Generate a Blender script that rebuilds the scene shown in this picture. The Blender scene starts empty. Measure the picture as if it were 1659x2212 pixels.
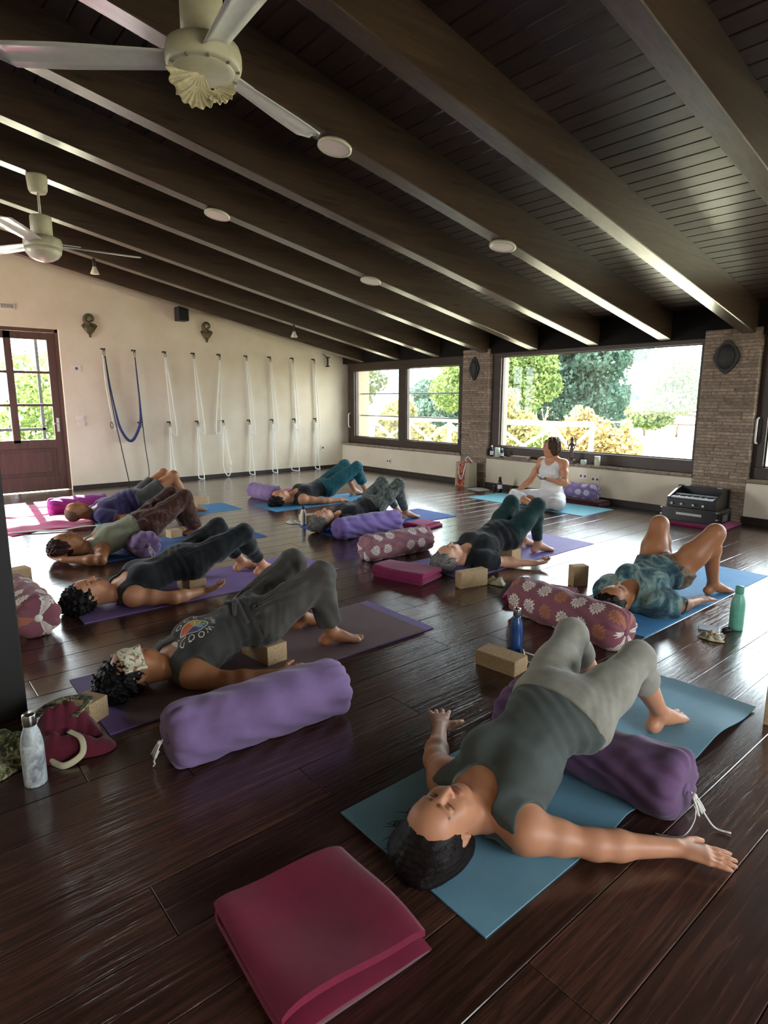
import bpy, bmesh, math, random
import numpy as np
from mathutils import Vector, Matrix

# ------------------------------------------------------------------ camera, sky, sun, exposure
scene = bpy.context.scene
COL = scene.collection
H_CAM = 1.32
YAW, PITCH, ROLL = math.radians(49.909), math.radians(10.481), math.radians(0.057)
cam_data = bpy.data.cameras.new('camera')
cam_data.sensor_fit = 'HORIZONTAL'
cam_data.sensor_width = 36.0
cam_data.lens = 36.0 * 1317.5 / 1659.0
cam_data.clip_end = 400
cam = bpy.data.objects.new('camera', cam_data)
COL.objects.link(cam)
_f = Vector((-math.sin(YAW) * math.cos(PITCH), math.cos(YAW) * math.cos(PITCH), -math.sin(PITCH)))
_r = Vector((math.cos(YAW), math.sin(YAW), 0))
_u = _r.cross(_f)
_r2 = _r * math.cos(ROLL) + _u * math.sin(ROLL)
_u2 = -_r * math.sin(ROLL) + _u * math.cos(ROLL)
cam.matrix_world = Matrix(((_r2.x, _u2.x, -_f.x, 0), (_r2.y, _u2.y, -_f.y, 0), (_r2.z, _u2.z, -_f.z, H_CAM), (0, 0, 0, 1)))
scene.camera = cam

world = bpy.data.worlds.new('sky')
scene.world = world
world.use_nodes = True
_nt = world.node_tree
_bg = _nt.nodes['Background']
SKY_STRENGTH = 9.0
_bg.inputs['Color'].default_value = (0.86, 0.93, 1.0, 1)
_bg.inputs['Strength'].default_value = SKY_STRENGTH

SUN_DIR = Vector((1.0, -0.10, -0.77)).normalized()      # the way the sunlight travels
sun_data = bpy.data.lights.new('sun', 'SUN')
sun_data.energy = 40.0
sun_data.angle = math.radians(0.53)
sun_data.color = (1.0, 0.95, 0.87)
sun = bpy.data.objects.new('sun', sun_data)
COL.objects.link(sun)
sun.rotation_euler = SUN_DIR.to_track_quat('-Z', 'Y').to_euler()


def fill_light(name, loc, direction, sx, sy, watt, color=(0.86, 0.93, 1.0)):
    """added fill lamp, tinted like daylight, at an unseen opening behind the camera"""
    d = bpy.data.lights.new(name, 'AREA')
    d.shape = 'RECTANGLE'
    d.size, d.size_y = sx, sy
    d.energy = watt
    d.color = color
    o = bpy.data.objects.new(name, d)
    COL.objects.link(o)
    o.location = loc
    o.rotation_euler = Vector(direction).to_track_quat('-Z', 'Y').to_euler()
    return o


def sky_portal(name, loc, direction, sx, sy):
    d = bpy.data.lights.new(name, 'AREA')
    d.shape = 'RECTANGLE'
    d.size, d.size_y = sx, sy
    d.cycles.is_portal = True
    o = bpy.data.objects.new(name, d)
    COL.objects.link(o)
    o.location = loc
    o.rotation_euler = Vector(direction).to_track_quat('-Z', 'Y').to_euler()


scene.view_settings.view_transform = 'Standard'
scene.view_settings.look = 'None'
scene.view_settings.gamma = 1.0
scene.view_settings.use_curve_mapping = False
scene.view_settings.exposure = 1.12

XR, YW = -9.85, 7.17           # rope wall plane and window wall plane
YF, XW = -2.6, 3.0             # the two walls behind and beside the camera
SLOPE = -0.202                 # the roof falls towards the window wall
def beam_z(y):                 # underside of the roof beams
    return 2.035 + SLOPE * (y - 7.0)

fill_light('fill_front', (-8.2, YF + 0.05, 1.65), (0, 1, -0.05), 2.0, 2.1, 22)  # fill lamp added just inside the unseen front wall opening

# ------------------------------------------------------------------ helpers
random.seed(7)
RNG = np.random.default_rng(11)


def S(h):
    h = h.lstrip('#')
    c = [int(h[i:i + 2], 16) / 255 for i in (0, 2, 4)]
    return tuple(x / 12.92 if x <= 0.04045 else ((x + 0.055) / 1.055) ** 2.4 for x in c)


def tag(o, label=None, cat=None, group=None, kind=None):
    if label: o['label'] = label
    if cat: o['category'] = cat
    if group: o['group'] = group
    if kind: o['kind'] = kind
    return o


def empty(name, loc=(0, 0, 0), rz=0.0, label=None, cat=None, group=None):
    o = bpy.data.objects.new(name, None)
    o.empty_display_size = 0.05
    COL.objects.link(o)
    o.location = loc
    o.rotation_euler = (0, 0, rz)
    return tag(o, label, cat, group)


def link_mesh(name, me, material=None, parent=None, loc=None, rot=None):
    o = bpy.data.objects.new(name, me)
    COL.objects.link(o)
    if material is not None and not me.materials:
        me.materials.append(material)
    if parent is not None:
        o.parent = parent
    if loc is not None: o.location = loc
    if rot is not None: o.rotation_euler = rot
    return o


def fast_mesh(name, V, F, smooth=True):
    """V (n,3) float, F (m,k) int array with k=3 or 4"""
    me = bpy.data.meshes.new(name)
    V = np.asarray(V, np.float32); F = np.asarray(F, np.int32)
    k = F.shape[1]
    me.vertices.add(len(V)); me.vertices.foreach_set('co', V.ravel())
    me.loops.add(F.size); me.loops.foreach_set('vertex_index', F.ravel())
    me.polygons.add(len(F))
    me.polygons.foreach_set('loop_start', np.arange(0, F.size, k, dtype=np.int32))
    me.polygons.foreach_set('loop_total', np.full(len(F), k, np.int32))
    me.polygons.foreach_set('use_smooth', np.full(len(F), smooth, bool))
    me.update(calc_edges=True)
    return me


class MB:
    """collects simple shapes into one mesh"""
    def __init__(self):
        self.v, self.f, self.sm = [], [], []

    def add(self, vs, fs, smooth=False):
        n = len(self.v)
        self.v += [tuple(p) for p in vs]
        self.f += [tuple(i + n for i in f) for f in fs]
        self.sm += [smooth] * len(fs)
        return self

    def box(self, x0, x1, y0, y1, z0, z1, M=None):
        vs = [Vector((x, y, z)) for x in (x0, x1) for y in (y0, y1) for z in (z0, z1)]
        if M is not None: vs = [M @ p for p in vs]
        return self.add(vs, [(0, 1, 3, 2), (4, 6, 7, 5), (0, 4, 5, 1), (2, 3, 7, 6), (0, 2, 6, 4), (1, 5, 7, 3)])

    def bbox(self, x0, x1, y0, y1, z0, z1, b=0.004, M=None, seg=2):
        """bevelled box"""
        bm = bmesh.new()
        bmesh.ops.create_cube(bm, size=1)
        for p in bm.verts:
            p.co = Vector((x0 + (p.co.x + .5) * (x1 - x0), y0 + (p.co.y + .5) * (y1 - y0), z0 + (p.co.z + .5) * (z1 - z0)))
        bmesh.ops.bevel(bm, geom=bm.edges[:], offset=b, segments=seg, affect='EDGES', profile=0.7)
        bm.verts.index_update()
        vs = [(M @ p.co) if M is not None else p.co.copy() for p in bm.verts]
        self.add(vs, [[q.index for q in f.verts] for f in bm.faces])
        bm.free()
        return self

    def tube(self, pts, r, n=8, cap=True, closed=False, flat=None):
        pts = [Vector(p) for p in pts]
        m = len(pts)
        rr = r if isinstance(r, (list, tuple)) else [r] * m
        vs, prev = [], None
        for i, p in enumerate(pts):
            a = pts[(i - 1) % m] if (i > 0 or closed) else p
            b = pts[(i + 1) % m] if (i < m - 1 or closed) else p
            t = (b - a).normalized() if (b - a).length > 1e-9 else Vector((0, 0, 1))
            if prev is None:
                h = Vector((0, 0, 1)) if abs(t.z) < 0.9 else Vector((1, 0, 0))
                x = (h - t * h.dot(t)).normalized()
            else:
                x = (prev - t * prev.dot(t)).normalized()
            prev = x
            y = t.cross(x)
            for k in range(n):
                a_ = 2 * math.pi * k / n
                sx, sy = (1, 1) if flat is None else flat
                vs.append(p + x * (math.cos(a_) * rr[i] * sx) + y * (math.sin(a_) * rr[i] * sy))
        fs = []
        for i in range(m if closed else m - 1):
            j = (i + 1) % m
            for k in range(n):
                l = (k + 1) % n
                fs.append((i * n + k, i * n + l, j * n + l, j * n + k))
        if cap and not closed:
            fs.append(tuple(range(n))[::-1]); fs.append(tuple((m - 1) * n + k for k in range(n)))
        return self.add(vs, fs, True)

    def lathe(self, prof, n=24, c=(0, 0, 0), M=None, cap=True):
        vs, fs = [], []
        for r, z in prof:
            for k in range(n):
                a = 2 * math.pi * k / n
                p = Vector((c[0] + r * math.cos(a), c[1] + r * math.sin(a), c[2] + z))
                vs.append(M @ p if M is not None else p)
        for i in range(len(prof) - 1):
            for k in range(n):
                l = (k + 1) % n
                fs.append((i * n + k, i * n + l, (i + 1) * n + l, (i + 1) * n + k))
        if cap:
            if prof[0][0] > 1e-4: fs.append(tuple(range(n))[::-1])
            if prof[-1][0] > 1e-4: fs.append(tuple((len(prof) - 1) * n + k for k in range(n)))
        return self.add(vs, fs, True)

    def ball(self, c, r, n=12, M=None):
        r = r if isinstance(r, (tuple, list)) else (r, r, r)
        vs, fs = [], []
        for i in range(n + 1):
            th = math.pi * i / n
            for k in range(2 * n):
                ph = math.pi * k / n
                p = Vector((r[0] * math.sin(th) * math.cos(ph), r[1] * math.sin(th) * math.sin(ph), r[2] * math.cos(th)))
                if M is not None: p = M @ p
                vs.append(p + Vector(c))
        for i in range(n):
            for k in range(2 * n):
                l = (k + 1) % (2 * n)
                fs.append((i * 2 * n + k, (i + 1) * 2 * n + k, (i + 1) * 2 * n + l, i * 2 * n + l))
        return self.add(vs, fs, True)

    def prism(self, poly, z0, z1, M=None):
        n = len(poly)
        vs = [Vector((x, y, z0)) for x, y in poly] + [Vector((x, y, z1)) for x, y in poly]
        if M is not None: vs = [M @ p for p in vs]
        fs = [tuple(range(n))[::-1], tuple(range(n, 2 * n))]
        fs += [(i, (i + 1) % n, n + (i + 1) % n, n + i) for i in range(n)]
        return self.add(vs, fs)

    def grid(self, fn, nu, nv, closed_u=False, smooth=True):
        vs = [fn(i / (nu if closed_u else nu - 1), j / (nv - 1)) for j in range(nv) for i in range(nu)]
        fs = []
        for j in range(nv - 1):
            for i in range(nu if closed_u else nu - 1):
                k = (i + 1) % nu
                fs.append((j * nu + i, j * nu + k, (j + 1) * nu + k, (j + 1) * nu + i))
        return self.add(vs, fs, smooth)

    def mesh(self, name):
        me = bpy.data.meshes.new(name)
        me.from_pydata(self.v, [], self.f)
        me.polygons.foreach_set('use_smooth', self.sm)
        me.update()
        return me

    def build(self, name, material, parent=None, loc=None, rot=None, fix=True):
        me = self.mesh(name)
        if fix:
            bm = bmesh.new(); bm.from_mesh(me)
            bmesh.ops.remove_doubles(bm, verts=bm.verts, dist=1e-6)
            bmesh.ops.recalc_face_normals(bm, faces=bm.faces)
            bm.to_mesh(me); bm.free()
        return link_mesh(name, me, material, parent, loc, rot)


def copy_tree(o, parent=None):
    c = o.copy(); COL.objects.link(c)
    if parent is not None: c.parent = parent
    for ch in list(o.children):
        copy_tree(ch, c)
    return c


def bez(p0, p1, p2, p3, n=12):
    p0, p1, p2, p3 = map(Vector, (p0, p1, p2, p3))
    return [p0 * (1 - t) ** 3 + p1 * 3 * t * (1 - t) ** 2 + p2 * 3 * t * t * (1 - t) + p3 * t ** 3 for t in [i / n for i in range(n + 1)]]


def catmull(pts, n=6):
    P = [Vector(p) for p in pts]
    P = [P[0] * 2 - P[1]] + P + [P[-1] * 2 - P[-2]]
    out = []
    for i in range(1, len(P) - 2):
        for k in range(n):
            t = k / n
            out.append(0.5 * ((2 * P[i]) + (-P[i - 1] + P[i + 1]) * t + (2 * P[i - 1] - 5 * P[i] + 4 * P[i + 1] - P[i + 2]) * t * t
                              + (-P[i - 1] + 3 * P[i] - 3 * P[i + 1] + P[i + 2]) * t ** 3))
    out.append(P[-2])
    return out


# ------------------------------------------------------------------ materials
class NT:
    def __init__(self, name):
        self.m = bpy.data.materials.new(name)
        self.m.use_nodes = True
        self.t = self.m.node_tree
        self.bsdf = self.t.nodes['Principled BSDF']
        self.out = self.t.nodes['Material Output']

    def n(self, typ, ins=None, **props):
        nd = self.t.nodes.new(typ)
        for k, v in props.items(): setattr(nd, k, v)
        for k, v in (ins or {}).items():
            self.set(nd.inputs[k], v)
        return nd

    def set(self, sock, v):
        if hasattr(v, 'is_output'):
            self.t.links.new(v, sock)
        elif isinstance(v, (tuple, list)) and len(v) == 3 and sock.type == 'RGBA':
            sock.default_value = (*v, 1)
        else:
            sock.default_value = v

    def ma(self, op, a, b=None, c=None, clamp=False):
        nd = self.t.nodes.new('ShaderNodeMath'); nd.operation = op; nd.use_clamp = clamp
        for i, v in enumerate((a, b, c)):
            if v is not None: self.set(nd.inputs[i], v)
        return nd.outputs[0]

    def mix(self, fac, a, b, mode='MIX'):
        nd = self.t.nodes.new('ShaderNodeMix'); nd.data_type = 'RGBA'; nd.blend_type = mode
        self.set(nd.inputs[0], fac); self.set(nd.inputs[6], a); self.set(nd.inputs[7], b)
        return nd.outputs[2]

    def ramp(self, fac, stops):
        nd = self.t.nodes.new('ShaderNodeValToRGB')
        cr = nd.color_ramp
        while len(cr.elements) < len(stops): cr.elements.new(0.5)
        for e, (p, c) in zip(cr.elements, stops):
            e.position = p; e.color = (*c, 1) if len(c) == 3 else c
        self.set(nd.inputs[0], fac)
        return nd.outputs[0]

    def b(self, **kw):
        names = dict(color='Base Color', rough='Roughness', metal='Metallic', spec='Specular IOR Level', normal='Normal', coat='Coat Weight',
                     coatr='Coat Roughness', sheen='Sheen Weight', alpha='Alpha', trans='Transmission Weight', sub='Subsurface Weight')
        for k, v in kw.items(): self.set(self.bsdf.inputs[names[k]], v)
        return self

    def bump(self, h, strength=0.3, dist=0.01, normal=None):
        nd = self.n('ShaderNodeBump', {'Height': h, 'Strength': strength, 'Distance': dist})
        if normal is not None: self.set(nd.inputs['Normal'], normal)
        return nd.outputs[0]

    def pos(self, scale=(1, 1, 1), rnd=0.0, obj=False, rot=(0, 0, 0)):
        if obj:
            p = self.n('ShaderNodeTexCoord').outputs['Object']
        else:
            p = self.n('ShaderNodeNewGeometry').outputs['Position']
        if rnd:
            r = self.n('ShaderNodeObjectInfo').outputs['Random']
            p = self.n('ShaderNodeVectorMath', {0: p, 1: self.n('ShaderNodeCombineXYZ', {0: self.ma('MULTIPLY', r, rnd), 1: self.ma('MULTIPLY', r, rnd * 1.7), 2: 0.0}).outputs[0]}, operation='ADD').outputs[0]
        return self.n('ShaderNodeMapping', {'Vector': p, 'Scale': scale, 'Rotation': rot}).outputs[0]

    def noise(self, vec, scale=5, detail=3, rough=0.5, dist=0.0):
        nd = self.n('ShaderNodeTexNoise', {'Vector': vec, 'Scale': scale, 'Detail': detail, 'Roughness': rough, 'Distortion': dist})
        return nd.outputs[0]

    def rand(self):
        return self.n('ShaderNodeObjectInfo').outputs['Random']


_mats = {}
def plain(name, color, rough=0.6, metal=0.0, spec=0.5, var=0.12, vscale=30, bump=0.0, bscale=200, coat=0.0, sheen=0.0, obj=True, bdist=0.002):
    """an even surface with a little procedural variation"""
    if name in _mats: return _mats[name]
    c = S(color) if isinstance(color, str) else color
    m = NT(name)
    p = m.pos(obj=obj)
    f = m.noise(p, vscale, 3)
    lo = tuple(x * (1 - var) for x in c); hi = tuple(min(1, x * (1 + var)) for x in c)
    m.b(color=m.ramp(f, [(0.3, lo), (0.7, hi)]), rough=rough, metal=metal, spec=spec, coat=coat, sheen=sheen)
    if bump: m.b(normal=m.bump(m.noise(p, bscale, 2), bump, bdist))
    _mats[name] = m.m
    return m.m


def wood_mat(name, dark, light, along='Y', rough=0.45, spec=0.5, knots=0.0, rnd=37.0, grain=1.0, bump=0.25, coat=0.0, coatr=0.2, var=0.35, bdist=0.003):
    if name in _mats: return _mats[name]
    m = NT(name)
    d, l = S(dark), S(light)
    sc = {'X': (1.2, 22, 22), 'Y': (22, 1.2, 22), 'Z': (22, 22, 1.2)}[along]
    p = m.pos(sc, rnd=rnd)
    g = m.noise(p, 1.6 * grain, 6, 0.62, 1.2)
    p2 = m.pos(tuple(x * 0.18 for x in sc), rnd=rnd)
    g2 = m.noise(p2, 1.5, 3, 0.5, 0.6)
    f = m.ma('MULTIPLY_ADD', g, 0.7, m.ma('MULTIPLY', g2, 0.3))
    c = m.ramp(f, [(0.30, d), (0.55, tuple((a + b) / 2 for a, b in zip(d, l))), (0.75, l)])
    hs = m.n('ShaderNodeHueSaturation', {'Color': c, 'Value': m.ma('MULTIPLY_ADD', m.rand(), var, 1 - var / 2)})
    c = hs.outputs[0]
    if knots:
        ks = {'X': (1.6, 9, 9), 'Y': (9, 1.6, 9), 'Z': (9, 9, 1.6)}[along]
        v = m.n('ShaderNodeTexVoronoi', {'Vector': m.pos(ks, rnd=rnd), 'Scale': 1.0})
        kn = m.ramp(v.outputs['Distance'], [(0.05, (1, 1, 1)), (0.13, (0, 0, 0))])
        c = m.mix(m.ma('MULTIPLY', kn, knots), c, tuple(x * 0.25 for x in d))
    m.b(color=c, rough=rough, spec=spec, coat=coat, coatr=coatr, normal=m.bump(g, bump, bdist))
    _mats[name] = m.m
    return m.m


def fabric(name, c, var=0.15, vs=8, rough=0.85, sheen=0.15, fine=500):
    m = NT(name)
    c = S(c)
    p = m.pos(obj=True)
    f = m.noise(p, vs, 4, 0.6)
    w = m.noise(p, fine, 2)
    lo = tuple(x * (1 - var) for x in c); hi = tuple(min(1, x * (1 + var)) for x in c)
    m.b(color=m.ramp(f, [(0.3, lo), (0.7, hi)]), rough=rough, spec=0.2, sheen=sheen, normal=m.bump(w, 0.25, 0.0015))
    return m.m
def print_fabric(name, stops, scale=14, dist=2.0, detail=4, rough=0.85, vor=False):
    m = NT(name)
    p = m.pos(obj=True)
    f = m.noise(p, scale, detail, 0.6, dist)
    if vor:
        v = m.n('ShaderNodeTexVoronoi', {'Vector': p, 'Scale': scale * 2.2}, feature='DISTANCE_TO_EDGE').outputs[0]
        f = m.ma('ADD', m.ma('MULTIPLY', f, 0.55), m.ma('MULTIPLY', m.ma('SINE', m.ma('MULTIPLY', v, 60.0)), 0.22))
    m.b(color=m.ramp(f, [(q, S(c)) for q, c in stops]), rough=rough, spec=0.2, sheen=0.1, normal=m.bump(m.noise(p, 400, 2), 0.2, 0.0015))
    return m.m


# ------------------------------------------------------------------ the room shell
XR = -9.80
TH = math.atan(SLOPE)
M_PLASTER = None
def plaster():
    m = NT('cream plaster')
    p = m.pos((1, 1, 1))
    f = m.noise(p, 1.7, 5, 0.6)
    m.b(color=m.ramp(f, [(0.3, S('#d2c4ac')), (0.7, S('#dfd3be'))]), rough=0.85, spec=0.25,
        normal=m.bump(m.noise(p, 14, 4, 0.6), 0.25, 0.006))
    return m.m
M_PLASTER = plaster()
M_DARKWOOD = wood_mat('dark stained frame wood', '#2a1c12', '#4a3524', 'X', rough=0.5, rnd=11, bump=0.15)
M_DARKWOODZ = wood_mat('dark stained upright wood', '#2a1c12', '#4a3524', 'Z', rough=0.5, rnd=11, bump=0.15)
M_HEADER = wood_mat('blackened header wood', '#0e0a07', '#1d150f', 'X', rough=0.75, spec=0.2, rnd=11, bump=0.15)
M_BEAM = wood_mat('brown varnished roof beam', '#2c2119', '#5f4b39', 'Y', rough=0.33, spec=0.6, knots=0.75, rnd=53, grain=0.8, bump=0.2, var=0.15, coat=0.6, coatr=0.2)
M_BOARD = wood_mat('dark roof board', '#231511', '#48302a', 'X', rough=0.34, spec=0.5, knots=0.3, rnd=91, bump=0.3, var=0.5, coat=0.2, coatr=0.22)
M_POST = wood_mat('blackish brown post wood', '#140e09', '#221811', 'Z', rough=0.65, rnd=5, bump=0.2)


def floor_mat():
    m = NT('hand scraped dark floorboard')
    p = m.pos((34, 1.1, 1), rnd=61)
    g = m.noise(p, 1.4, 5, 0.6, 1.6)
    p2 = m.pos((75, 3.0, 1), rnd=23)
    g2 = m.noise(p2, 1.0, 3, 0.55, 0.9)
    f = m.ma('MULTIPLY_ADD', g, 0.6, m.ma('MULTIPLY', g2, 0.4))
    c = m.ramp(f, [(0.30, S('#23150f')), (0.52, S('#44281d')), (0.74, S('#653f2f'))])
    hs = m.n('ShaderNodeHueSaturation', {'Color': c, 'Value': m.ma('MULTIPLY_ADD', m.rand(), 0.55, 0.70), 'Saturation': 0.95})
    scuff = m.noise(m.pos((1, 1, 1)), 2.3, 4, 0.6)
    m.b(color=hs.outputs[0], rough=m.ma('MULTIPLY_ADD', scuff, 0.14, 0.15), spec=0.6, coat=0.6, coatr=0.14,
        normal=m.bump(m.ma('MULTIPLY_ADD', g2, 0.65, m.ma('MULTIPLY', g, 0.5)), 0.6, 0.004))
    return m.m
M_FLOOR = floor_mat()

# floor: slab with planks laid along the room's length
fl = MB().box(XR - 0.1, XW, YF, YW + 0.05, -0.12, -0.012).build('floor', plain('floor joint black', '#120a07', 0.8))
tag(fl, 'dark reddish brown hand scraped plank floor', 'floor', kind='structure')
PW = 0.203
plank_meshes = {}
def plank_mesh(L):
    k = round(L, 2)
    if k not in plank_meshes:
        plank_meshes[k] = MB().bbox(-PW / 2 + .0008, PW / 2 - .0008, 0.0008, L - .0008, -0.014, 0.0, b=0.0022, seg=1).mesh('plank')
        plank_meshes[k].materials.append(M_FLOOR)
    return plank_meshes[k]
rest = MB()
row = -0.52 + PW / 2 + 4 * PW
r_i = 0
PL = 1.83
LENS = [0.61, 0.92, 1.22, 1.52]
while row > XR - 0.05:
    start = YF
    first = LENS[(r_i * 7 + 3) % 4] if r_i % 5 else PL
    L = first
    while start < YW - 0.01:
        L2 = min(L, YW + 0.04 - start)
        if start + L2 > -0.1 and row < 0.35:
            link_mesh('plank', plank_mesh(L2), None, fl, (row, start, 0))
        else:
            rest.box(row - PW / 2 + .0015, row + PW / 2 - .0015, start + .0015, start + L2 - .0015, -0.012, 0.0)
        start += L2
        L = PL
    row -= PW
    r_i += 1
rest.box(-0.52 + 5 * PW, XW, YF, YW, -0.012, 0.0)
tag(rest.build('plank_rest', M_FLOOR, fl), kind='stuff')

# ceiling: boards across, beams down the slope
cl = MB()
y0, y1 = YF - 0.2, YW + 0.6
cl.add([(XR - .3, y0, beam_z(y0) + .335), (XW + .3, y0, beam_z(y0) + .335), (XW + .3, y1, beam_z(y1) + .335), (XR - .3, y1, beam_z(y1) + .335),
        (XR - .3, y0, beam_z(y0) + .45), (XW + .3, y0, beam_z(y0) + .45), (XW + .3, y1, beam_z(y1) + .45), (XR - .3, y1, beam_z(y1) + .45)],
       [(0, 1, 2, 3), (4, 7, 6, 5), (0, 4, 5, 1), (2, 6, 7, 3), (1, 5, 6, 2), (0, 3, 7, 4)])
cl = cl.build('ceiling', plain('ceiling gap black', '#0b0705', 0.9))
tag(cl, 'sloping dark boarded ceiling between the beams', 'ceiling', kind='structure')
BW = 0.128
bme = MB().bbox(XR - .25, XW + .25, 0.001, BW - 0.001, 0.0, 0.024, b=0.006, seg=1).mesh('ceiling_board')
bme.materials.append(M_BOARD)
yb = YF - 0.1
while yb < YW + 0.5:
    link_mesh('ceiling_board', bme, None, cl, (0, yb, beam_z(yb) + 0.312), (TH, 0, 0))
    yb += BW * math.cos(TH)

BEAMS = [-9.138, -8.134, -7.164, -6.140, -5.273, -4.348, -3.432, -2.538, -1.485, -0.56, 0.37, 1.30, 2.23]
beam_len = (YW + 0.04 - YF) / math.cos(TH)
beam_me = MB().bbox(-0.135, 0, 0, beam_len, 0, 0.318, b=0.006, seg=1).mesh('ceiling_beam')
beam_me.materials.append(M_BEAM)
names_b = ['nearest the rope wall', 'second from the rope wall', 'third from the rope wall', 'carrying the small far fan', 'carrying two round lamps further left',
           'between the two pairs of round lamps', 'carrying the two nearer round lamps', 'carrying the near fan', 'at the right edge of the picture', 'over the camera', 'behind the camera', 'far behind the camera', 'by the side wall']
for x, nm in zip(BEAMS, names_b):
    o = link_mesh('ceiling_beam', beam_me, None, None, (x, YF, beam_z(YF)), (TH, 0, 0))
    tag(o, 'long brown roof beam ' + nm, 'beam', 'sloping roof beams', 'structure')

# window wall: low wall, sills, header, brick pillars
PIL = [(-6.63, -6.10), (-3.04, -2.47), (0.05, 0.62)]
GAPS = [(XR, -6.63), (-6.10, -3.04), (-2.47, 0.05), (0.62, XW)]
wb = MB()
for a, b in GAPS: wb.box(a, b, YW, YW + 0.45, -0.05, 0.44)
wb.box(XR, XW, YW + 0.3, YW + 0.45, 2.05, 2.9)
tag(wb.build('wall_back', M_PLASTER), 'low cream wall under the windows', 'wall', kind='structure')
hd = MB().box(XR, XW, YW + 0.035, YW + 0.30, 1.985, 2.8).build('trim_1', M_HEADER)
tag(hd, 'dark header timber above the windows', 'trim', kind='structure')
M_SILL = plain('weathered terracotta sill', '#8d7a68', 0.8, var=0.35, vscale=18, bump=0.4, bscale=60, obj=False)
M_BASE = plain('dark skirting', '#2a1d16', 0.55, var=0.2, obj=False)
bb = MB()
for i, (a, b) in enumerate(GAPS):
    s = MB()
    x = a
    s.box(a, b, YW, YW + 0.44, 0.436, 0.446)
    so = s.build('trim_%d' % (i + 2), M_SILL)
    tag(so, ['brick edged sill under the two pane window', 'brick edged sill with candles and figurine', 'brick edged sill at the right edge', 'brick edged sill out of view'][i], 'sill', kind='structure')
    tm = MB().bbox(0.002, 0.253, -0.02, 0.44, 0, 0.034, b=0.005, seg=1).mesh('tile')
    tm.materials.append(M_SILL)
    n = max(1, round((b - a) / 0.255)); w = (b - a) / n
    for k in range(n):
        t = link_mesh('tile', tm, None, so, (a + k * w, YW, 0.446)); t.scale.x = w / 0.255
    bb.box(a, b, YW - 0.018, YW, 0, 0.075)
tag(bb.build('baseboard_back', M_BASE), 'dark skirting under the windows', 'baseboard', kind='structure')


def brick_mat():
    m = NT('thin pale brick')
    p = m.pos((1, 1, 1), rnd=9)
    f = m.noise(p, 26, 4, 0.6)
    c = m.ramp(f, [(0.28, S('#7d6a5a')), (0.55, S('#a08b78')), (0.8, S('#bfae9b'))])
    hs = m.n('ShaderNodeHueSaturation', {'Color': c, 'Value': m.ma('MULTIPLY_ADD', m.rand(), 0.5, 0.70)})
    m.b(color=hs.outputs[0], rough=0.9, spec=0.15, normal=m.bump(m.noise(p, 60, 4, 0.6), 0.5, 0.006))
    return m.m
M_BRICK = brick_mat()
M_MORTAR = plain('grey mortar', '#7b6f63', 0.95, var=0.2, bump=0.3, bscale=80, obj=False)
CH = 0.036
bk_meshes = {}
def brick_piece(lx, ly):
    k = (round(lx, 3), round(ly, 3))
    if k not in bk_meshes:
        bk_meshes[k] = MB().bbox(0.003, lx - 0.003, 0, ly - 0.003, 0.003, CH - 0.003, b=0.003, seg=1).mesh('brick')
        bk_meshes[k].materials.append(M_BRICK)
    return bk_meshes[k]
rb = random.Random(3)
PD = 0.47
for i, (a, b) in enumerate(PIL):
    core = MB().box(a + 0.006, b - 0.006, YW + 0.006, YW + PD, 0, 2.06).build('wall_pillar_%s' % ('left', 'right', 'side')[i], M_MORTAR)
    tag(core, ['brick pillar between the two windows', 'brick pillar behind the keyboard box', 'brick pillar out of view'][i], 'pillar', kind='structure')
    if i == 2: continue
    w = b - a
    z, c = 0.0, 0
    splits = [(0.36, 1.0), (0.62, 1.0), (0.22, 0.68, 1.0), (0.47, 1.0), (0.30, 0.80, 1.0)]
    while z + CH < 2.06:
        s = splits[rb.randrange(5)]
        px = 0.0
        for q in s:
            pr = rb.uniform(-0.004, 0.003)
            last = q == 1.0
            link_mesh('brick', brick_piece((q - px) * w, 0.13), None, core, (a + px * w + (rb.uniform(-.003, .003) if last else 0), YW + pr, z))
            px = q
        off = 0.06 if c % 2 else 0.0
        for yy, ly in ((0.13, 0.17 + off), (0.30 + off, PD - 0.30 - off)):
            link_mesh('brick', brick_piece(0.13, ly), None, core, (b - 0.13 + rb.uniform(-.003, .003), YW + yy, z))
        z += CH; c += 1
# outer brick jamb beyond the rope wall corner
oj = MB().box(XR - 0.3, XR + 0.16, YW + 0.19, YW + 0.55, -0.05, 2.05).build('wall_jamb_outer', M_BRICK)
tag(oj, 'outer brick jamb seen through the two pane window', 'wall', kind='structure')

# rope wall with the door opening
DY0, DY1, DZ = 0.95, 2.235, 2.285
wl = MB()
wl.box(XR - 0.3, XR, YF, DY0, -0.05, 4.4)
wl.box(XR - 0.3, XR, DY1, YW + 0.45, -0.05, 4.4)
wl.box(XR - 0.3, XR, DY0, DY1, DZ, 4.4)
tag(wl.build('wall_left', M_PLASTER), 'cream plaster wall with hanging ropes', 'wall', kind='structure')
bb = MB().box(XR, XR + 0.018, DY1, YW, 0, 0.055).box(XR, XR + 0.018, YF, DY0, 0, 0.055)
tag(bb.build('baseboard_left', M_BASE), 'dark skirting along the rope wall', 'baseboard', kind='structure')

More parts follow.
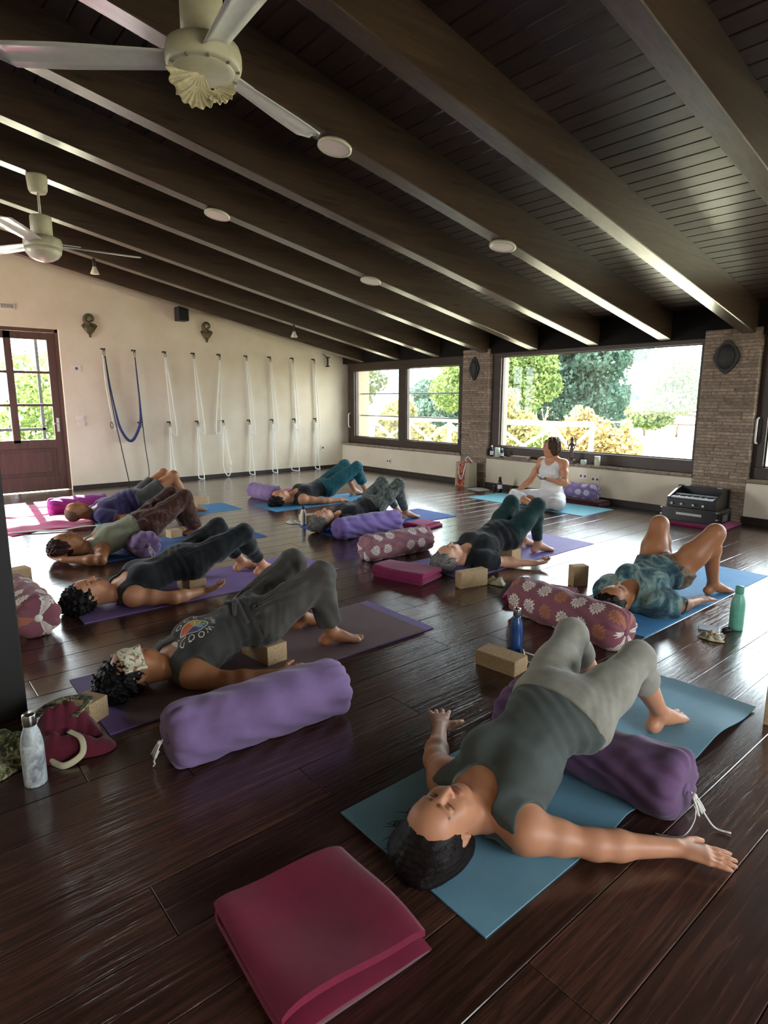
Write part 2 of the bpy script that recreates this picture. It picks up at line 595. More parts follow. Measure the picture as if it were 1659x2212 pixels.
# unseen front and side walls, with openings sized for the fill light they admit
wf = MB().box(XR - .3, XW + .3, YF - 0.25, YF, -0.05, 0.5).box(XR - .3, XW + .3, YF - 0.25, YF, 2.8, 4.5)
wf.box(XR - .3, XR + .4, YF - .25, YF, .5, 2.8).box(-7.2, XW + .3, YF - .25, YF, .5, 2.8)
tag(wf.build('wall_front', M_PLASTER), 'cream wall behind the camera', 'wall', kind='structure')
wr = MB().box(XW, XW + .25, YF, YW + .45, -0.05, 0.9).box(XW, XW + .25, YF, YW + .45, 2.1, 4.5).box(XW, XW + .25, YF, 0.4, .9, 2.1).box(XW, XW + .25, 3.4, YW + .45, .9, 2.1)  # unseen side opening, added to brighten the foreground
tag(wr.build('wall_right', M_PLASTER), 'cream wall beside the camera', 'wall', kind='structure')

# post at the left edge of the picture
po = MB().bbox(-3.02, -2.80, 0.165, 0.385, 0.0, 3.36, b=0.006)
tag(po.build('wooden_post', M_POST), 'dark wooden post at the left edge of the picture', 'post', kind='structure')

# glass
def glass_mat():
    m = NT('window glass')
    t = m.n('ShaderNodeBsdfTransparent', {'Color': (0.93, 0.96, 0.95, 1)})
    g = m.n('ShaderNodeBsdfGlossy', {'Roughness': 0.02, 'Color': (1, 1, 1, 1)})
    fr = m.n('ShaderNodeFresnel', {'IOR': 1.35})
    mx = m.n('ShaderNodeMixShader', {0: m.ma('MULTIPLY', fr.outputs[0], 0.7), 1: t.outputs[0], 2: g.outputs[0]})
    m.t.links.new(mx.outputs[0], m.out.inputs['Surface'])
    m.b(rough=m.noise(m.pos(), 2))
    return m.m
M_GLASS = glass_mat()
M_WHITEMETAL = plain('white painted metal', '#dcdad2', 0.35, var=0.05)
M_BAR = plain('dark iron bar', '#2b3236', 0.5, var=0.1)
WY = YW + 0.13


def window_unit(name, label, x0, x1, z0, z1, panes, fw=0.07, bars=False, handles=()):
    root = empty(name, (0, 0, 0)); tag(root, label, 'window', kind='structure')
    f = MB()
    f.bbox(x0, x1, WY - 0.05, WY + 0.07, z0, panes[0][2], b=0.006)
    f.bbox(x0, x1, WY - 0.05, WY + 0.07, panes[0][3], z1, b=0.006)
    xs = [x0] + [q for p in panes for q in (p[0], p[1])] + [x1]
    for k in range(0, len(xs), 2):
        f.bbox(xs[k], xs[k + 1], WY - 0.045 + 0.02 * (k % 4 // 2), WY + 0.065, panes[0][2], panes[0][3], b=0.006)
    f.build('window_frame', M_DARKWOOD, root)
    for p in panes:
        MB().box(p[0], p[1], WY + 0.008, WY + 0.014, p[2], p[3]).build('pane', M_GLASS, root)
        l = MB()
        for q in ((p[0], p[0] + .014, p[2], p[3]), (p[1] - .014, p[1], p[2], p[3]), (p[0], p[1], p[2], p[2] + .014), (p[0], p[1], p[3] - .014, p[3])):
            l.box(q[0], q[1], WY - 0.008, WY + 0.006, q[2], q[3])
        l.build('glazing_bead', M_DARKWOOD, root)
        if bars:
            for z in (1.42, 1.005):
                MB().tube([(p[0] - 0.1, WY + 0.19, z), (p[1] + 0.1, WY + 0.19, z)], 0.013, 8).build('security_bar', M_BAR, root)
    for (hx, hz0, hz1) in handles:
        y = WY - 0.05
        MB().tube(catmull([(hx, y, hz1), (hx, y - .045, hz1 - .02), (hx, y - .05, (hz0 + hz1) / 2), (hx, y - .045, hz0 + .02), (hx, y, hz0)], 5), 0.011, 8).build('handle', M_WHITEMETAL, root)
    return root
window_unit('window_1', 'two pane sliding window with dark frame and security bars', XR + 0.1, -6.63, 0.48, 1.99, [(-9.52, -8.25, 0.605, 1.85), (-8.05, -6.78, 0.605, 1.85)], bars=True, handles=((-9.63, 0.78, 1.05), (-6.72, 0.70, 0.95)))
window_unit('window_2', 'wide single pane picture window with dark frame', -6.10, -3.04, 0.48, 1.99, [(-5.945, -3.10, 0.625, 1.935)])
window_unit('window_3', 'dark framed window at the right edge', -2.47, 0.05, 0.48, 1.99, [(-2.36, -0.05, 0.605, 1.85)], handles=((-2.44, 0.86, 1.13),))
window_unit('window_4', 'dark framed window out of view', 0.62, XW, 0.48, 1.99, [(0.74, XW - 0.12, 0.605, 1.85)])
sky_portal('sky_portal_side', (XW + .1, 1.9, 1.5), (-1, 0, 0), 3.0, 1.2)
sky_portal('sky_portal_front_a', (-8.35, YF - .1, 1.65), (0, 1, 0), 2.1, 2.3)
for nm, a, b in (('w1', -9.52, -6.78), ('w2', -5.945, -3.10), ('w3', -2.36, -0.05), ('w4', 0.74, XW - .12)):
    sky_portal('sky_portal_' + nm, ((a + b) / 2, WY + 0.12, 1.25), (0, -1, 0), b - a, 1.3)

# glazed door in the rope wall
M_DOOR = wood_mat('reddish brown door wood', '#3a2019', '#66402f', 'Z', rough=0.45, rnd=3, bump=0.15)
dr = empty('door_1', (XR - 0.06, 0, 0)); tag(dr, 'brown glazed door with six panes in the rope wall', 'door', kind='structure')
L0, L1 = DY0 + 0.02, DY1 - 0.03
fr = MB()
fr.bbox(-0.10, 0.0, DY0, DY0 + .045, 0, DZ, b=0.004).bbox(-0.10, 0.0, DY1 - .045, DY1, 0, DZ, b=0.004).bbox(-0.10, 0.0, DY0, DY1, DZ - .045, DZ, b=0.004)
fr.build('door_frame', M_DOOR, dr)
lf = MB()
GY = [1.06, 1.555, 1.645, 2.085]
GZ = [(0.745, 1.215), (1.25, 1.67), (1.705, 2.135)]
lf.bbox(-0.075, -0.02, L0 + .03, GY[0], 0.01, DZ - .05, b=0.004)
lf.bbox(-0.075, -0.02, GY[3], L1 - .015, 0.01, DZ - .05, b=0.004)
lf.bbox(-0.075, -0.02, GY[1], GY[2], 0.70, DZ - .05, b=0.004)
lf.bbox(-0.075, -0.02, GY[0], GY[3], 2.135, DZ - .05, b=0.004)
lf.bbox(-0.075, -0.02, GY[0], GY[3], 0.62, 0.745, b=0.004)
lf.bbox(-0.075, -0.02, GY[0], GY[3], 0.01, 0.22, b=0.004)
for z in ((1.215, 1.25), (1.67, 1.705)): lf.bbox(-0.068, -0.028, GY[0], GY[3], z[0], z[1], b=0.003)
leaf = lf.build('door_leaf', M_DOOR, dr)
MB().bbox(-0.06, -0.034, GY[0], GY[3], 0.22, 0.62, b=0.003).build('lower_panel', M_DOOR, dr)
pm = MB().bbox(-0.055, -0.028, GY[0] + .07, GY[3] - .07, 0.27, 0.57, b=0.008); pm.build('raised_panel', M_DOOR, dr)
for (a, b) in ((GY[0], GY[1]), (GY[2], GY[3])):
    for z in GZ: MB().box(-0.05, -0.045, a, b, z[0], z[1]).build('pane', M_GLASS, dr)
h = MB().bbox(-0.02, -0.012, 2.115, 2.15, 0.85, 1.05, b=0.003).tube([(-.012, 2.13, .97), (.03, 2.13, .97), (.034, 2.125, .97), (.034, 2.05, .965)], 0.009, 8)
h.build('door_handle', plain('brushed nickel', '#b9b4a8', 0.3, metal=1.0, var=0.05), dr)
sh = MB()
for y in (2.02, 1.62): sh.box(-0.42, -0.38, y - .02, y + .02, 0.0, 2.3)
sh.box(-0.42, -0.38, 1.0, 2.06, 0.86, 0.90)
tag(sh.build('door_shutter_bar', M_BAR, dr))
# ------------------------------------------------------------------ ceiling fans and lamps
M_FAN = plain('ivory fan enamel', '#cfcbb8', 0.28, var=0.04, coat=0.3)
M_FANHUB = plain('ivory fan housing', '#c3bea6', 0.4, var=0.06)
M_BLADE = plain('white fan blade', '#d3d6d6', 0.22, var=0.04, coat=0.4)
M_DIFF = plain('white lamp diffuser', '#e6dcd6', 0.35, var=0.03)
M_BULB = plain('crumpled cream lamp glass', '#d8d0b0', 0.35, var=0.25, vscale=25)


def blade_mesh():
    m = MB()
    n = 14
    for sgn in (0, 1): pass
    sec = []
    for i in range(n + 1):
        t = i / n
        r = 0.13 + 0.69 * t
        w = 0.052 + 0.022 * min(1, t * 1.6)
        if t > 0.93: w *= math.sqrt(max(0.05, 1 - ((t - 0.93) / 0.075) ** 2))
        tw = math.radians(13 - 5 * t)
        row_ = []
        for k, s in enumerate((-1, -0.55, -0.12, 0.12, 0.55, 1)):
            x = s * w
            camber = 0.010 * (1 - s * s)
            row_.append(Vector((r, x * math.cos(tw), x * math.sin(tw) + camber)))
        sec.append(row_)
    vs = [p for r_ in sec for p in r_] + [p - Vector((0, 0, 0.005)) for r_ in sec for p in r_]
    N = (n + 1) * 6
    fs = []
    for i in range(n):
        for k in range(5):
            a = i * 6 + k
            fs.append((a, a + 1, a + 7, a + 6)); fs.append((N + a, N + a + 6, N + a + 7, N + a + 1))
        fs.append((i * 6, i * 6 + 6, N + i * 6 + 6, N + i * 6)); fs.append((i * 6 + 5, N + i * 6 + 5, N + i * 6 + 11, i * 6 + 11))
    fs.append(tuple([0] + [N + k for k in range(6)] + [5, 4, 3, 2, 1])); a = n * 6
    fs.append(tuple([a + k for k in range(6)] + [N + a + k for k in range(5, -1, -1)]))
    m.add(vs, fs, True)
    m.bbox(0.10, 0.30, -0.02, 0.02, 0.012, 0.018, b=0.002)
    return m
def fan(loc, angles, ztop, label, open_lamp):
    root = empty('ceiling_fan', loc, 0, label, 'ceiling fan', 'three blade ceiling fans')
    h = MB().lathe([(0.001, 0.075), (0.10, 0.075), (0.145, 0.055), (0.152, 0.03), (0.152, -0.005), (0.148, -0.02), (0.14, -0.028), (0.001, -0.028)], 40)
    hub = h.build('motor_housing', M_FANHUB, root)
    tk = MB().box(-.004, .004, 0.128, 0.143, -0.034, -0.026).mesh('clip'); tk.materials.append(plain('grey plastic clip', '#777468', 0.5))
    for k in range(10): link_mesh('clip', tk, None, hub, (0, 0, 0), (0, 0, 2 * math.pi * k / 10))
    MB().lathe([(0.001, 0.24), (0.078, 0.24), (0.085, 0.232), (0.085, 0.075), (0.001, 0.07)], 32).build('motor_cup', M_FANHUB, root)
    zt = ztop - loc[2]
    MB().tube([(0, 0, 0.24), (0, 0, zt - 0.1)], 0.011, 12).build('rod', M_FAN, root)
    MB().lathe([(0.001, zt - 0.135), (0.062, zt - 0.135), (0.075, zt - 0.11), (0.082, zt - 0.01), (0.082, zt + 0.005), (0.001, zt + 0.01)], 28).build('ceiling_cup', M_FANHUB, root)
    bm_ = blade_mesh()
    me = bm_.mesh('blade'); me.materials.append(M_BLADE)
    for a in angles:
        link_mesh('blade', me, None, root, (0, 0, 0.012), (0, 0, math.radians(a)))
    if open_lamp:
        d = MB().lathe([(0.001, -0.034), (0.10, -0.036), (0.118, -0.030), (0.126, -0.026)], 36); d.build('lamp_plate', M_FAN, root)
        for q, (R_, cx, lz, roll, tip) in enumerate(((.125, -.012, -.028, .55, .35), (.100, -.03, -.075, -.10, .15), (.075, .045, -.08, -.5, .1))):
            def fn(u, v, R_=R_, q=q):
                a = (u - .5) * 2.1
                s = .12 + .88 * v
                edge = 1 + .05 * math.sin(a * 17 + q) * v
                return Vector((R_ * s * edge * math.sin(a), -.045 * s * s - .007 * math.cos(a * 26) * v, -R_ * s * edge * math.cos(a)))
            o = MB().grid(fn, 90, 9).build('lamp_glass', M_BULB, root, (cx * .43, cx * .9, lz), (tip, roll, math.radians(64.5)))
            sd = o.modifiers.new('thick', 'SOLIDIFY'); sd.thickness = .003
    else:
        MB().lathe([(0.148, -0.02), (0.140, -0.062), (0.112, -0.098), (0.07, -0.122), (0.03, -0.133), (0.001, -0.135)], 36).build('lamp_bowl', M_FAN, root)
    return root
fan((-2.60, 1.226, 2.665), (113.6, 233.6, 353.6), beam_z(1.226), 'large near ceiling fan with its broken ruffled lamp glass exposed', True)
fan((-6.18, 1.35, 2.62), (88, 208, 328), beam_z(1.35), 'small far ceiling fan with a smooth round bowl', False)

lamp_lab = ['round white ceiling lamp right beside the near fan blade tip', 'round white ceiling lamp furthest left, between the two fans', 'round white ceiling lamp nearest the picture window', 'round white ceiling lamp over the middle of the room, furthest from the fans']
for (x, y), lb in zip(((-3.50, 2.53), (-5.34, 2.58), (-3.50, 4.24), (-5.34, 4.31)), lamp_lab):
    root = empty('ceiling_lamp', (x, y, beam_z(y)), 0, lb, 'ceiling lamp', 'round flat ceiling lamps')
    root.rotation_euler = (TH, 0, 0)
    MB().lathe([(0.001, 0.0), (0.098, 0.0), (0.112, -0.012), (0.112, -0.026), (0.100, -0.030), (0.090, -0.024)], 40, cap=False).build('rim', M_FAN, root)
    MB().lathe([(0.091, -0.024), (0.05, -0.0255), (0.001, -0.026)], 40, cap=False).build('diffuser', M_DIFF, root)
for (x, y), lb in zip(((-8.20, 2.33), (-8.20, 5.12)), ('small white spot bulb hanging left near the far fan', 'small white spot bulb hanging above the white ropes')):
    z = beam_z(y)
    root = empty('spot_lamp', (x, y, z), 0, lb, 'lamp', 'small hanging spot lamps')
    MB().tube([(0, 0, 0), (0, 0, -0.10)], 0.018, 10).build('holder', plain('black lamp holder', '#1b1916', 0.5), root)
    MB().lathe([(0.001, -0.09), (0.022, -0.09), (0.026, -0.11), (0.05, -0.165), (0.048, -0.175), (0.001, -0.178)], 20).build('bulb', plain('pale bulb', '#cfc8b4', 0.4), root)

# ------------------------------------------------------------------ things on the rope wall
def rw(y, z):                        # measured for a wall 5 cm further away
    k = 9.80 / 9.85
    return y * k, 1.32 + (z - 1.32) * k
M_ROPE = plain('white cotton rope', '#e4e2dc', 0.8, var=0.08, vscale=200, bump=0.5, bscale=400)
M_IRON = plain('dark iron hook', '#4a4238', 0.5, metal=0.6, var=0.2)
M_BLACKSTRAP = plain('black nylon strap', '#15161c', 0.6, var=0.2)
M_SLING = plain('navy blue sling cloth', '#252c5c', 0.8, var=0.25, vscale=40)
HZ, LZ_ = 2.045, 0.955


def hook_part(root, y, z, name):
    h = MB().bbox(0.0, 0.008, y - .035, y + .035, z - .012, z + .012, b=0.003)
    h.tube(catmull([(0.005, y, z), (.045, y, z + .002), (.05, y, z - .02), (.035, y, z - .035)], 4), 0.006, 8)
    ho = h.build(name, M_IRON, root)
    MB().tube([(0.045, y + 0.016 * math.sin(t), z - 0.045 + 0.033 * math.cos(t)) for t in [2 * math.pi * k / 14 for k in range(14)]], 0.004, 6, closed=True).build('carabiner', M_IRON, ho)
rope_y = [3.72, 4.188, 4.637, 5.13, 5.59, 6.055, 6.515]
rl = ['first white rope set beside the blue sling', 'second white rope set counting from the blue sling', 'third white rope set, its lower loop hanging free with a toggle', 'fourth white rope set counting from the blue sling', 'fifth white rope set counting from the blue sling', 'sixth white rope set, last but one before the window corner', 'last white rope set beside the black bracket']
rr = random.Random(5)
for i, y in enumerate(rope_y):
    root = empty('wall_rope', (XR, 0, 0), 0, rl[i] + ' on the wall', 'rope', 'white ropes on the wall hooks')
    hook_part(root, y, HZ, 'upper_hook'); hook_part(root, y + 0.01, LZ_, 'lower_hook')
    s = 1 if i not in (2,) else -1
    zt = HZ - 0.08
    zb = 0.74 + rr.uniform(-.03, .03)
    sp = 0.055 + rr.uniform(0, .03)
    up = catmull([(.045, y - .006, zt), (.04, y + .01 * s, 1.5), (.04, y + s * .03, 0.95), (.04, y + s * .04, zb + .03), (.04, y + s * (.04 + sp * .5), zb), (.04, y + s * (.04 + sp), zb + .04), (.045, y + s * (.03 + sp * .6), 1.3), (.045, y + .008, zt)], 6)
    MB().tube(up, 0.0085, 7).build('upper_rope', M_ROPE, root)
    if i == 2:
        lo = catmull([(.045, y + .0, LZ_ - .075), (.05, y - .02, .5), (.06, y - .03, .16), (.10, y + .03, .02), (.06, y + .10, .14), (.05, y + .07, .5), (.045, y + .016, LZ_ - .075)], 7)
        MB().tube([(.058, y + .10, .26), (.058, y + .105, .17)], 0.016, 8).build('toggle', M_ROPE, root)
    else:
        a, b = (-.035, .05) if i != 5 else (-.10, .05)
        lo = catmull([(.045, y, LZ_ - .075), (.045, y - .01, .6), (.05, y + a * .5, .3), (.06, y + a, .05), (.10, y + a * .3, .012), (.13, y + .02, .012), (.09, y + b, .02), (.055, y + b * .9, .2), (.05, y + b * .4, .55), (.045, y + .016, LZ_ - .075)], 6)
    MB().tube(lo, 0.0085, 7).build('lower_rope', M_ROPE, root)

root = empty('wall_sling', (XR, 0, 0), 0, 'navy blue yoga sling hanging in a U from two wall hooks', 'sling')
ya, yb_ = 2.81, 3.25
for y in (ya, yb_): hook_part(root, y, HZ, 'upper_hook')
hook_part(root, yb_ + .02, .96, 'lower_hook')
U = catmull([(.05, ya + .01, 1.95), (.06, ya + .04, 1.55), (.07, ya + .09, 1.15), (.08, ya + .14, .88), (.09, 3.05, .70), (.09, 3.14, .72), (.08, yb_ + .0, .95), (.07, yb_ + .02, 1.25), (.06, yb_ + .01, 1.6), (.05, yb_, 1.95)], 8)
n = len(U)
rad = [0.012 + 0.026 * max(0, math.sin(math.pi * (i / (n - 1)))) ** 2 for i in range(n)]
MB().tube(U, rad, 10, flat=(1.0, 0.55)).build('sling_cloth', M_SLING, root)
MB().tube(catmull([(.055, ya + .005, 1.95), (.06, ya + .03, 1.5), (.07, ya + .07, 1.05), (.075, ya + .12, .7), (.07, ya + .17, .35), (.06, ya + .22, .02)], 6), 0.013, 6, flat=(1, .5)).build('strap', M_BLACKSTRAP, root)
MB().tube(catmull([(.055, yb_, 1.95), (.06, yb_ + .02, 1.5), (.06, yb_ + .04, 1.0), (.06, yb_ + .06, .6), (.06, yb_ + .09, .25), (.07, yb_ + .08, .12), (.08, yb_ + .03, .03)], 6), 0.011, 6, flat=(1, .5)).build('strap', M_BLACKSTRAP, root)
MB().tube(catmull([(.05, ya - .02, 1.96), (.05, ya - .01, 1.5), (.05, ya + .05, 1.0), (.05, ya + .08, .85), (.05, ya + .1, .95)], 6), 0.008, 6).build('white_cord', M_ROPE, root)
MB().tube([(0.05, ya + .03 + .02 * math.sin(t), .93 + 0.045 * math.cos(t)) for t in [2 * math.pi * k / 14 for k in range(14)]], 0.005, 6, closed=True).build('carabiner', M_IRON, root)

br = MB().bbox(0, .09, 6.80, 6.84, 2.08, 2.10, b=.003).bbox(.03, .05, 6.805, 6.835, 1.93, 2.09, b=.004).bbox(0, .08, 6.80, 6.84, 1.92, 1.94, b=.003).tube([(0, 6.74, 2.15), (.06, 6.82, 2.09)], 0.006, 6)
tag(br.build('wall_bracket', M_IRON, None, (XR, 0, 0)), 'empty black wall bracket at the end of the rope row', 'bracket')

M_BRASS = plain('aged brass relief', '#5d5138', 0.55, metal=0.35, var=0.45, vscale=60, bump=0.7, bscale=70)
def lamp_ornament(y, z, label, s=1.0):
    root = empty('wall_ornament', (XR, y, z), 0, label, 'ornament', 'brass oil lamp ornaments on the rope wall')
    pr = [(-.11, .01), (-.07, -.02), (-.10, .0), (-.085, .035), (-.04, .05), (.04, .05), (.085, .035), (.11, .01), (.07, -.05), (.03, -.10), (.012, -.125), (.012, -.155), (-.012, -.155), (-.012, -.125), (-.03, -.10), (-.07, -.05)]
    M = Matrix(((0, 0, 1, 0), (s, 0, 0, 0), (0, s, 0, 0), (0, 0, 0, 1)))
    m = MB().prism([pr[0]] + pr[2:], 0.004, 0.03, M)
    m.ball((.02, 0, -.03 * s), (.035, .075 * s, .07 * s), 10)
    m.build('bowl', M_BRASS, root)
    sw = catmull([(.025, .0, .03), (.03, -.055 * s, .07 * s), (.03, -.05 * s, .125 * s), (.03, .0, .155 * s), (.03, .045 * s, .13 * s), (.03, .045 * s, .085 * s), (.028, .012 * s, .075 * s)], 6)
    k = len(sw)
    MB().tube(sw, [0.032 * s * (1 - 0.75 * i / (k - 1)) + .004 for i in range(k)], 8).build('swan_neck', M_BRASS, root)
y, z = rw(2.66, 2.36); lamp_ornament(y, z, 'brass swan neck wall ornament above the door side of the sling')
y, z = rw(4.46, 2.39); lamp_ornament(y, z, 'brass swan neck wall ornament under the loudspeaker', 0.98)

y0_, z0_ = rw(3.93, 2.74); y1_, z1_ = rw(4.1, 2.53)
root = empty('loudspeaker', (XR, 0, 0), 0, 'small black loudspeaker high on the rope wall', 'loudspeaker')
MB().bbox(0.06, 0.24, 3.90, 4.06, 2.52, 2.73, b=0.008).build('cabinet', plain('black plastic', '#17181b', 0.5), root)
MB().bbox(0.24, 0.246, 3.91, 4.05, 2.53, 2.72, b=0.002).build('grille', plain('black speaker grille', '#101113', 0.8, bump=0.5, bscale=600), root)
MB().bbox(0.0, 0.06, 3.95, 4.01, 2.59, 2.66, b=0.003).build('bracket', M_IRON, root)

M_PLATE = plain('white switch plate', '#d9cfc6', 0.45, var=0.03)
M_DARKGREY = plain('dark grey plastic', '#57524e', 0.5)
def wall_plate(y, z, w, h, label, cat, inner=None):
    root = empty('switch_plate' if cat == 'switch' else 'socket' if cat == 'socket' else 'vent_plate', (XR, y, z), 0, label, cat)
    MB().bbox(0, .012, -w / 2, w / 2, -h / 2, h / 2, b=.003).build('plate', M_PLATE, root)
    if inner == 'round':
        MB().lathe([(0.001, .017), (.018, .017), (.021, .012)], 20, M=Matrix.Rotation(math.pi / 2, 4, 'Y')).build('knob', M_DARKGREY, root)
    elif inner == 'rocker':
        MB().bbox(.012, .016, -w * .36, w * .36, -h * .3, h * .3, b=.002).build('rocker', M_PLATE, root)
    elif inner == 'slot':
        MB().bbox(.010, .014, -w * .38, w * .38, -h * .3, h * .3, b=.002).build('slot', M_DARKGREY, root)
        for k in range(3): MB().box(.013, .02, -w * .34, w * .34, -h * .22 + k * h * .18, -h * .22 + k * h * .18 + .006).build('slat', M_PLATE, root)
wall_plate(2.425, 1.752, .115, .11, 'square dimmer plate with round knob beside the door', 'switch', 'round')
wall_plate(2.42, 1.045, .10, .062, 'upper of two small switch plates beside the door', 'switch', 'rocker')
wall_plate(2.425, .96, .10, .062, 'lower of two small switch plates beside the door', 'switch', 'rocker')
wall_plate(1.63, 2.545, .18, .085, 'small vent plate above the door', 'vent', 'slot')
wall_plate(6.70, .40, .085, .085, 'white socket near the window corner', 'socket', 'round')

def sill_socket(x, z, label):
    root = empty('socket', (x, YW, z), 0, label, 'socket')
    MB().bbox(-.06, .06, -.012, 0, -.042, .042, b=.003).build('plate', M_PLATE, root)
    for s in (-.03, .03): MB().lathe([(.001, -.016), (.014, -.016), (.017, -.012)], 16, (0, 0, 0), Matrix.Translation((s, 0, 0)) @ Matrix.Rotation(math.pi / 2, 4, 'X') @ Matrix.Scale(-1, 4, (0, 0, 1))).build('knob', M_DARKGREY, root)
sill_socket(-8.38, .217, 'white socket low on the wall under the two pane window')
sill_socket(-4.43, .325, 'left of two socket plates behind the lilac bolster')
sill_socket(-4.25, .30, 'right of two socket plates behind the lilac bolster')

# dark leaf shaped ornaments on the brick pillars
M_OLDWOOD = plain('dark carved wood', '#2c2724', 0.6, var=0.3, vscale=40, bump=0.5, bscale=50)
def shield(x, z, hw, hh, label):
    root = empty('pillar_ornament', (x, YW - 0.004, z), 0, label, 'ornament', 'dark leaf shaped ornaments on the pillars')
    out = []
    for k in range(40):
        a = 2 * math.pi * k / 40
        s, c = math.sin(a), math.cos(a)
        r = 1 / (abs(c) ** 1.35 + abs(s) ** 1.35) ** (1 / 1.35)
        out.append((hw * c * r, hh * s * r))
    M = Matrix(((1, 0, 0, 0), (0, 0, -1, 0), (0, 1, 0, 0), (0, 0, 0, 1)))
    MB().prism(out, 0.0, 0.025, M).build('back_plate', M_OLDWOOD, root)
    MB().ball((0, -0.02, 0), (hw * .68, .04, hh * .74), 12).build('raised_boss', M_OLDWOOD, root)
shield(-6.375, 1.775, 0.095, 0.175, 'dark pointed oval ornament on the pillar between the windows')
shield(-2.79, 1.77, 0.135, 0.18, 'larger dark pointed oval ornament on the right pillar')
# ------------------------------------------------------------------ yoga mats
def mat_mat(name, c, pat=False):
    m = NT(name)
    p = m.pos(obj=True)
    f = m.noise(p, 5, 3); w = m.noise(m.pos((1, .45, 1), obj=True), 260, 2)
    c = S(c)
    col = m.ramp(f, [(0.3, tuple(x * .9 for x in c)), (0.7, tuple(min(1, x * 1.08) for x in c))])
    col = m.mix(m.ma('MULTIPLY', w, .35), col, tuple(x * .72 for x in c))
    if pat:
        v = m.n('ShaderNodeTexVoronoi', {'Vector': p, 'Scale': 16.0}, feature='DISTANCE_TO_EDGE').outputs[0]
        col = m.mix(m.ramp(m.ma('SINE', m.ma('MULTIPLY', v, 70.0)), [(0.4, (0, 0, 0)), (0.6, (1, 1, 1))]), col, S('#7fb0b6'))
    m.b(color=col, rough=0.62, spec=0.3, normal=m.bump(w, 0.5, 0.002))
    return m.m
MATS = []
def yoga_mat(label, x0, x1, y0, y1, material, dz=None, zb=0.0, rot=0.0, group='yoga mats on the floor'):
    cx, cy = (x0 + x1) / 2, (y0 + y1) / 2
    nu, nv = 25, 61
    vs, fs = [], []
    for s in (0, 1):
        for j in range(nv):
            for i in range(nu):
                x = x0 + (x1 - x0) * i / (nu - 1); y = y0 + (y1 - y0) * j / (nv - 1)
                z = zb + (0.005 if s == 0 else 0.0005) + (dz(x, y) if dz else 0)
                vs.append((x - cx, y - cy, z))
    n = nu * nv
    for j in range(nv - 1):
        for i in range(nu - 1):
            a = j * nu + i
            fs.append((a, a + 1, a + nu + 1, a + nu)); fs.append((n + a, n + a + nu, n + a + nu + 1, n + a + 1))
    for i in range(nu - 1):
        fs.append((i, n + i, n + i + 1, i + 1)); a = (nv - 1) * nu + i; fs.append((a, a + 1, n + a + 1, n + a))
    for j in range(nv - 1):
        a = j * nu; fs.append((a, a + nu, n + a + nu, n + a)); a = j * nu + nu - 1; fs.append((a, n + a, n + a + nu, a + nu))
    m = MB(); m.add(vs, fs, True)
    me = m.mesh('yoga_mat')
    o = link_mesh('yoga_mat', me, material, None, (cx, cy, 0), (0, 0, rot))
    o.modifiers.new('edges', 'EDGE_SPLIT').split_angle = math.radians(50)
    tag(o, label, 'yoga mat', group)
    return o
def lift1(x, y):
    e = math.exp(-((x + .82) / .16) ** 2)
    return e * (.034 * math.exp(-((y - 2.42) / .17) ** 2) + .016 * math.exp(-((y - 1.72) / .06) ** 2)) + max(0, y - 2.70) * .10 * (1 if x > -1.2 else .5)
yoga_mat('blue mat under the foreground woman, its far edge curling up', -1.44, -.83, 1.03, 2.80, mat_mat('blue foam', '#6f9bae'), lift1)
yoga_mat('purple mat showing at both ends beneath the brown mat', -3.035, -2.41, .60, 2.41, mat_mat('violet foam', '#8069a0'))
yoga_mat('mauve brown mat on top of a purple one, beside the big purple bolster', -3.02, -2.405, .70, 2.335, mat_mat('mauve brown foam', '#705a5d'), zb=.0055)
yoga_mat('lilac mat under the person in black with curly hair', -4.41, -3.79, .86, 2.72, mat_mat('lilac foam', '#8b74ae'))
yoga_mat('medium blue mat under the person with hands behind the head', -5.79, -5.18, 1.30, 2.87, mat_mat('medium blue foam', '#4a72b2'))
yoga_mat('light blue mat nearest the door wall, cork block at its end', -7.30, -6.73, 1.75, 3.40, mat_mat('sky foam', '#4f93c8'))
yoga_mat('pale blue mat under the woman in teal trousers', -6.90, -6.29, 3.62, 5.42, mat_mat('pale blue foam', '#5596c6'))
yoga_mat('royal blue mat under the person in grey leggings', -5.36, -4.72, 3.36, 5.06, mat_mat('royal blue foam', '#2f57a8'))
yoga_mat('purple mat under the person in bottle green leggings', -3.57, -2.96, 3.25, 5.04, mat_mat('purple foam', '#806eb0'))
yoga_mat('bright blue mat under the person in tie dye', -2.15, -1.54, 3.22, 5.11, mat_mat('bright blue foam', '#5293c8'))
yoga_mat('aqua patterned mat under the seated teacher', -5.54, -3.78, 6.17, 6.83, mat_mat('aqua patterned foam', '#4f9fb8', True))

